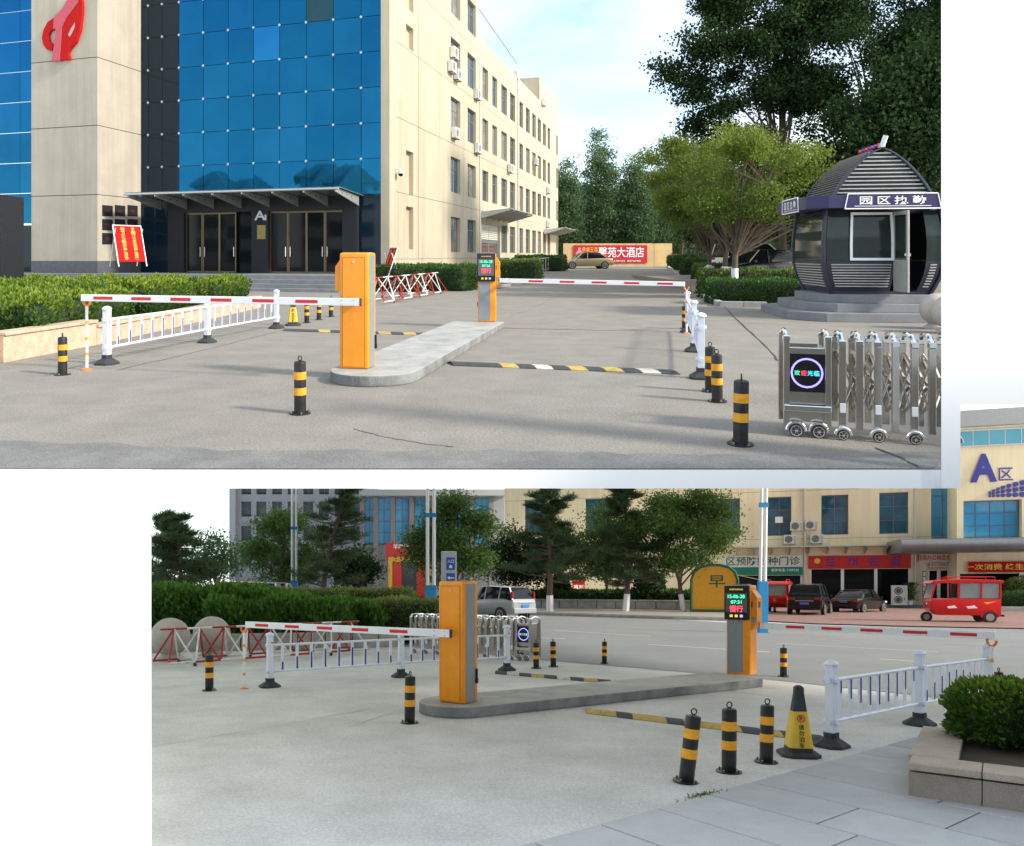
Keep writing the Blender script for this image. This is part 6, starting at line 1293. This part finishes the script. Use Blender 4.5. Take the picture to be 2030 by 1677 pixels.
# far planting strip with wall
PWL = thing('low_wall', 'low grey wall in front of the far clipped hedge', 'wall', (X(1060, 52), 52, .13)); o0 = Vector((X(1060, 52), 52, 0)); A, B = Vector((X(1040, 53), 53, 0)) - o0, Vector((X(1385, 47.5), 47.5, 0)) - o0
for k in range(9): a, b = A.lerp(B, k / 9 + .002), A.lerp(B, (k + 1) / 9 - .002); obj('wall_block', MB().bar(a + Vector((0, 0, .26)), b + Vector((0, 0, .26)), .35, .52), M_KERB, PWL, bevel=.02); obj('wall_coping', MB().bar(a + Vector((0, 0, .58)), b + Vector((0, 0, .58)), .45, .1), M_KERB, PWL, bevel=.02)
hedge((X(1210, 51.5), 51.5), -.36, 13, 1.2, 1.15, M_HD, 'long dark clipped hedge behind the low far wall', 5000, .2, seed=130, z0=.2, core=(.01, .028, .01)); hedge((X(790, 46), 46), 0, 7, 1.2, .95, M_HD, 'clipped hedge before the red and yellow shop', 2500, .18, seed=131, core=(.01, .028, .01))
hedge((X(1106, 53.5), 53.5), 0, 1.8, 1.8, 1.75, M_HD, 'round clipped bush left of the red lottery sign', 1800, .17, seed=132, round_=1.3, name='round_bush', cat='bush', z0=.6); hedge((X(1288, 51), 51), 0, 2.0, 2.0, 2.0, M_LD, 'round dark bush between the two conifers', 1800, .17, seed=133, round_=1.3, name='round_bush', cat='bush', z0=.6); hedge((X(532, 44), 44), 0, 1.4, 1.4, 1.3, M_HD, 'round bush left of the lamp post far back', 900, .17, seed=134, round_=1., name='round_bush', cat='bush', z0=.3)
ls = thing('lottery_sign', 'red and white lottery sign standing before the shop wall', 'sign', (X(1147, 60), 60, .2), 0); pn = obj('panel', MB().box(-.5, .5, 0, .06, .3, 1.9), M_REDP, ls); obj('post', MB().box(-.4, -.3, .061, .1, 0, 1.8).box(.3, .4, .061, .1, 0, 1.8), M_ALU, ls)
for k, c in enumerate('福利彩票'): txt('lettering', c, .4, T((-.22 + .44 * (k // 2), -.01, 1.4 - .66 * (k % 2))), M_TXTW, pn, bold=.02, wide=.38)
# trees of the lower view
pine((X(372, 30), 30), 'spreading pine at the left edge of the lower view', 4.4, .25, 2.1, 141, (-.6, 0), .12, 42, 420, .30)
pine((X(325, 33), 33), 'second pine behind the left edge pine', 4.9, .3, 1.9, 142, (.2, 0), .12, 34, 400, .30)
pine((X(640, 36), 36), 'leaning pine right of the left lamp post', 6.9, .22, 2.3, 143, (1.2, 0), .16, 42, 380, .32, taper=1.0)
pine((X(1090, 46), 46), 'dark broad pine in front of the cream shop wall', 7.8, .25, 3.0, 144, (-.5, 0), .18, 52, 560, .40, white=1.25, taper=.8)
pine((X(1240, 46), 46), 'dense conifer with dark tiers left of the yellow kiosk', 8.4, .18, 2.5, 145, (.1, 0), .17, 60, 520, .38, white=1.2, taper=.9)
tree((X(560, 42), 42), 'green street tree in front of the grey tower', 2.0, puffs(621, 20, (-.2, 0, 4.0), (2.0, 1.4, 1.9), .5, 1.0), 230, 75, .15, M_LG, seed=151, white=1.0, r=.11, spread=.32, name='street_tree')
tree((X(430, 50), 50), 'pale feathery tree behind the left pines', 1.6, [(0, 0, 3.5, 1.7, 1.5, 1.7), (-1.2, 0, 2.8, 1.3, 1.2, 1.2)], 110, 50, .2, M_LP, seed=152, r=.1, spread=.36, name='street_tree')
tree((X(905, 37), 37), 'green street tree right of the middle lamp post', 2.0, puffs(622, 24, (0, 0, 4.0), (2.4, 1.5, 2.1), .5, 1.0), 300, 75, .14, M_LG, seed=153, white=1.0, r=.12, spread=.32, name='street_tree')
tree((X(1357, 45), 45), 'broad bright green tree above the yellow kiosk', 2.2, puffs(623, 34, (0, 0, 5.0), (3.6, 1.8, 2.4), .6, 1.2), 430, 85, .16, M_LG, seed=154, white=1.2, lean=(-.3, 0), r=.15, spread=.36, name='street_tree')
tree((X(1203, 52), 52), 'green tree squeezed between the two dark conifers', 2.0, [(0, 0, 5.0, 1.9, 1.6, 2.6), (-1.1, 0, 3.4, 1.4, 1.2, 1.4), (1.0, 0, 4.0, 1.3, 1.2, 1.5)], 240, 70, .17, M_LG, seed=155, white=1.2, r=.13, spread=.36, name='street_tree')
tree((X(1020, 54), 54), 'dark tree behind the silver hatchback', 1.8, [(0, 0, 3.8, 2.6, 1.8, 2.2), (2.1, 0, 3.2, 1.8, 1.3, 1.6), (3.6, 0, 4.6, 1.5, 1.2, 1.6)], 260, 65, .19, M_LD, seed=156, r=.13, spread=.4, name='street_tree')
tree((X(705, 48), 48), 'small dark tree before the red and yellow shop', 1.6, [(0, 0, 2.9, 1.6, 1.3, 1.2)], 90, 50, .2, M_LD, seed=157, white=.9, r=.1, spread=.34, name='street_tree')
# ------------------------------------------------------------------ buildings far left
yg = 92.; GB = thing('grey_tower', 'grey rendered building with rows of recessed windows', 'building', (X(455, yg), yg), .0); M_GRY = mat('grey_render', (.33, .34, .36), .9, var=.05, scale=.4)
gx = lambda px: X(px, yg) - X(455, yg); wn_ = []
for a in (478, 508, 539, 570, 601, 632, 663, 694):
    for r0, r1 in ((955, 980), (994, 1024), (1042, 1072), (1090, 1120)): wn_.append((gx(a), gx(a + 20), ZL(r1, yg), ZL(r0, yg)))
mb = MB(); holed_wall(mb, 'y', 0, gx(457), gx(722), 0, ZL(930, yg), wn_, .5); mb.add([(gx(722), 0, 0), (gx(722), 14, 0), (gx(722), 14, ZL(930, yg)), (gx(722), 0, ZL(930, yg))], [(0, 1, 2, 3)]).add([(gx(457), 0, 0), (gx(457), 14, 0), (gx(457), 14, ZL(930, yg)), (gx(457), 0, ZL(930, yg))], [(0, 1, 2, 3)])
obj('wall', mb, M_GRY, GB)
for h in wn_: win(h, M_WING, GB, .42, 2, 2)
obj('corner_pier', MB().box(gx(457), gx(469), -.5, -.002, 0, ZL(930, yg)), mat('pale_grey_render', (.42, .42, .43), .9, var=.05), GB)
yv = 84.; VB = thing('glass_front_building', 'grey building with tall light blue glass bays and flat cornice', 'building', (X(716, yv), yv)); vx = lambda px: X(px, yv) - X(716, yv)
obj('wall', MB().box(vx(716), vx(1000), .3, 9, 0, ZL(984, yv)), M_GRY, VB)
bays = [(722, 742), (748, 774), (784, 810), (822, 850), (862, 890), (902, 930), (942, 970)]
for a, b in bays:
    h = (vx(a), vx(b), ZL(1078, yv), ZL(988, yv)); o = obj('glass_bay', MB().box(h[0], h[1], .18, .29, h[2], h[3]), M_LBLUE, VB)
    for k in range(1, 4): z = h[2] + (h[3] - h[2]) * k / 4; obj('transom', MB().box(h[0], h[1], .15, .179, z - .04, z + .04), M_FRAME, o)
    obj('mullion', MB().box((h[0] + h[1]) / 2 - .04, (h[0] + h[1]) / 2 + .04, .149, .178, h[2], h[3]), M_FRAME, o)
for px in (718, 745, 779, 816, 856, 896, 936, 974): obj('column', MB().box(vx(px) - .25, vx(px) + .25, -.2, .299, 0, ZL(986, yv)), mat('column_brown', (.23, .20, .19), .8, var=.05), VB)
obj('cornice', MB().box(vx(714), vx(1000), -.9, 9, ZL(984, yv) + .003, ZL(972, yv)), mat('pale_grey_render', (.42, .42, .43), .9), VB)
obj('dark_shop_row', MB().box(vx(716), vx(1000), -.1, .298, 0, ZL(1080, yv)), M_FRAME, VB)
yr = 74.; RS = thing('red_yellow_shop', 'bright red shop front with yellow frame under the glass building', 'shop', (X(765, yr), yr)); rx = lambda px: X(px, yr) - X(765, yr); M_RY = mat('shop_red', (.62, .04, .03), .5, var=.05); M_YY = mat('shop_yellow', (.75, .42, .03), .5)
obj('fascia', MB().box(rx(765), rx(862), 0, 1.5, ZL(1110, yr), ZL(1076, yr)), M_RY, RS)
for a, b in ((770, 778), (845, 853)): obj('yellow_pier', MB().box(rx(a), rx(b), -.1, 1.5, 0, ZL(1104, yr)), M_YY, RS); 
for a, b in ((778.5, 796), (826, 844.5)): obj('red_pier', MB().box(rx(a), rx(b), .0, 1.45, 0, ZL(1110, yr) - .01), M_RY, RS)
obj('yellow_lintel', MB().box(rx(778.2), rx(844.8), -.1, -.005, ZL(1114, yr), ZL(1104, yr)), M_YY, RS); obj('shop_door', MB().box(rx(796.5), rx(825.5), .6, .7, 0, ZL(1110, yr) - .02), M_WING, RS)
txt('lettering', '羊肉馆', 1, T((rx(795), -.02, ZL(1083, yr))), M_TXTW, RS, bold=.02, wide=1.6)
for k in range(4):
    t = thing('blue_bin', ('leftmost', 'second', 'third', 'rightmost')[k] + ' blue waste bin in the row before the red shop', 'bin', (X(686 + k * 14, 60), 60), 0, 'blue waste bins'); obj('bin_body', MB().loft([[(-.22, -.22, 0), (.22, -.22, 0), (.22, .22, 0), (-.22, .22, 0)], [(-.27, -.3, .95), (.27, -.3, .95), (.27, .3, .95), (-.27, .3, .95)]]), mat('bin_blue', (.02, .17, .50), .5), t); obj('lid', MB().box(-.29, .29, -.32, .32, .955, 1.03), mat('bin_blue', (.02, .17, .50), .5), t, bevel=.02)
cb2 = thing('utility_cabinet', 'pale green utility cabinet left of the blue bins', 'cabinet', (X(668, 55), 55)); obj('cabinet_body', MB().box(-.55, .55, -.3, .3, 0, 1.75), mat('cabinet_green', (.48, .55, .48), .6), cb2, bevel=.02); obj('door', MB().box(-.5, -.01, -.32, -.302, .1, 1.65).box(.01, .5, -.32, -.302, .1, 1.65), mat('cabinet_green', (.48, .55, .48), .6), cb2)
SIDE[0] = 'U'
# ------------------------------------------------------------------ houses across the street behind the viewer, mirrored in the curtain wall
struct('street_behind', MB().box(-95, -30, -14, 16, -.4, 0), M_ASPH)
M_VW = mat('villa_white', (.80, .80, .78), .9, var=.08); M_VR = mat('villa_roof', (.60, .50, .48), .8, var=.2)
for k, (vx_, vy_, w_, h_, rz_) in enumerate(((-79, 3, 7, 10.4, -.8), (-69, -1, 5.5, 11.8, -.7), (-59, 2, 6, 10.2, -.75), (-50, -2, 5.5, 11.8, -.8), (-40, 3, 5.5, 10.2, -.7))):
    t = thing('villa', ('leftmost', 'second', 'middle', 'fourth', 'rightmost')[k] + ' red roofed villa mirrored in the blue glass wall', 'house', (vx_, vy_, 0), rz_, 'villas across the street')
    obj('wall', MB().box(-w_ / 2, w_ / 2, -5, 5, 0, h_), M_VW, t)
    obj('roof', MB().prism([(-w_ / 2 - .8, h_), (w_ / 2 + .8, h_), (w_ * .18, h_ + 1.9), (-w_ * .18, h_ + 1.9)], -5.6, 5.6, 'y'), M_VR, t)
    obj('roof', MB().prism([(-2.6, h_ - 2), (2.6, h_ - 2), (0, h_ + 1.6)], 5.01, 6.6, 'y'), M_VR, t)
    for zz in (h_ - 3, h_ - 6.2, h_ - 9.4):
        for xx in (-w_ * .3, 0, w_ * .3): obj('window', MB().box(xx - .9, xx + .9, 5.02, 5.06, zz, zz + 1.7), M_WING, t)

# ------------------------------------------------------------------ the lower forecourt lies on falling ground: everything on it follows the fall
def lay_on_slope():
    bpy.context.view_layer.update()
    cache = {}
    allo = list(bpy.data.objects); ch = {}
    for o in allo:
        if o.parent: ch.setdefault(o.parent.name, []).append(o)
    for r in LOWER:
        dz = -SLOPE * r.location.y; todo = [r]
        while todo:
            o = todo.pop(); todo += ch.get(o.name, [])
            if o.type != 'MESH': continue
            M = o.matrix_world.copy(); M2 = M.copy(); M2.translation.z += dz
            S = Matrix(((1, 0, 0, 0), (0, 1, 0, 0), (0, -SLOPE, 1, 0), (0, 0, 0, 1)))
            A = M2.inverted() @ S @ M
            key = (o.data.name, tuple(round(x, 4) for q in A for x in q))
            if key not in cache:
                me = o.data.copy(); n = len(me.vertices); a = np.empty(n * 3, np.float32); me.vertices.foreach_get('co', a)
                a = a.reshape(n, 3); B = np.array(A, np.float32); a = a @ B[:3, :3].T + B[:3, 3]
                me.vertices.foreach_set('co', a.ravel()); me.update(); cache[key] = me
            o.data = cache[key]
        r.location.z += dz
lay_on_slope()
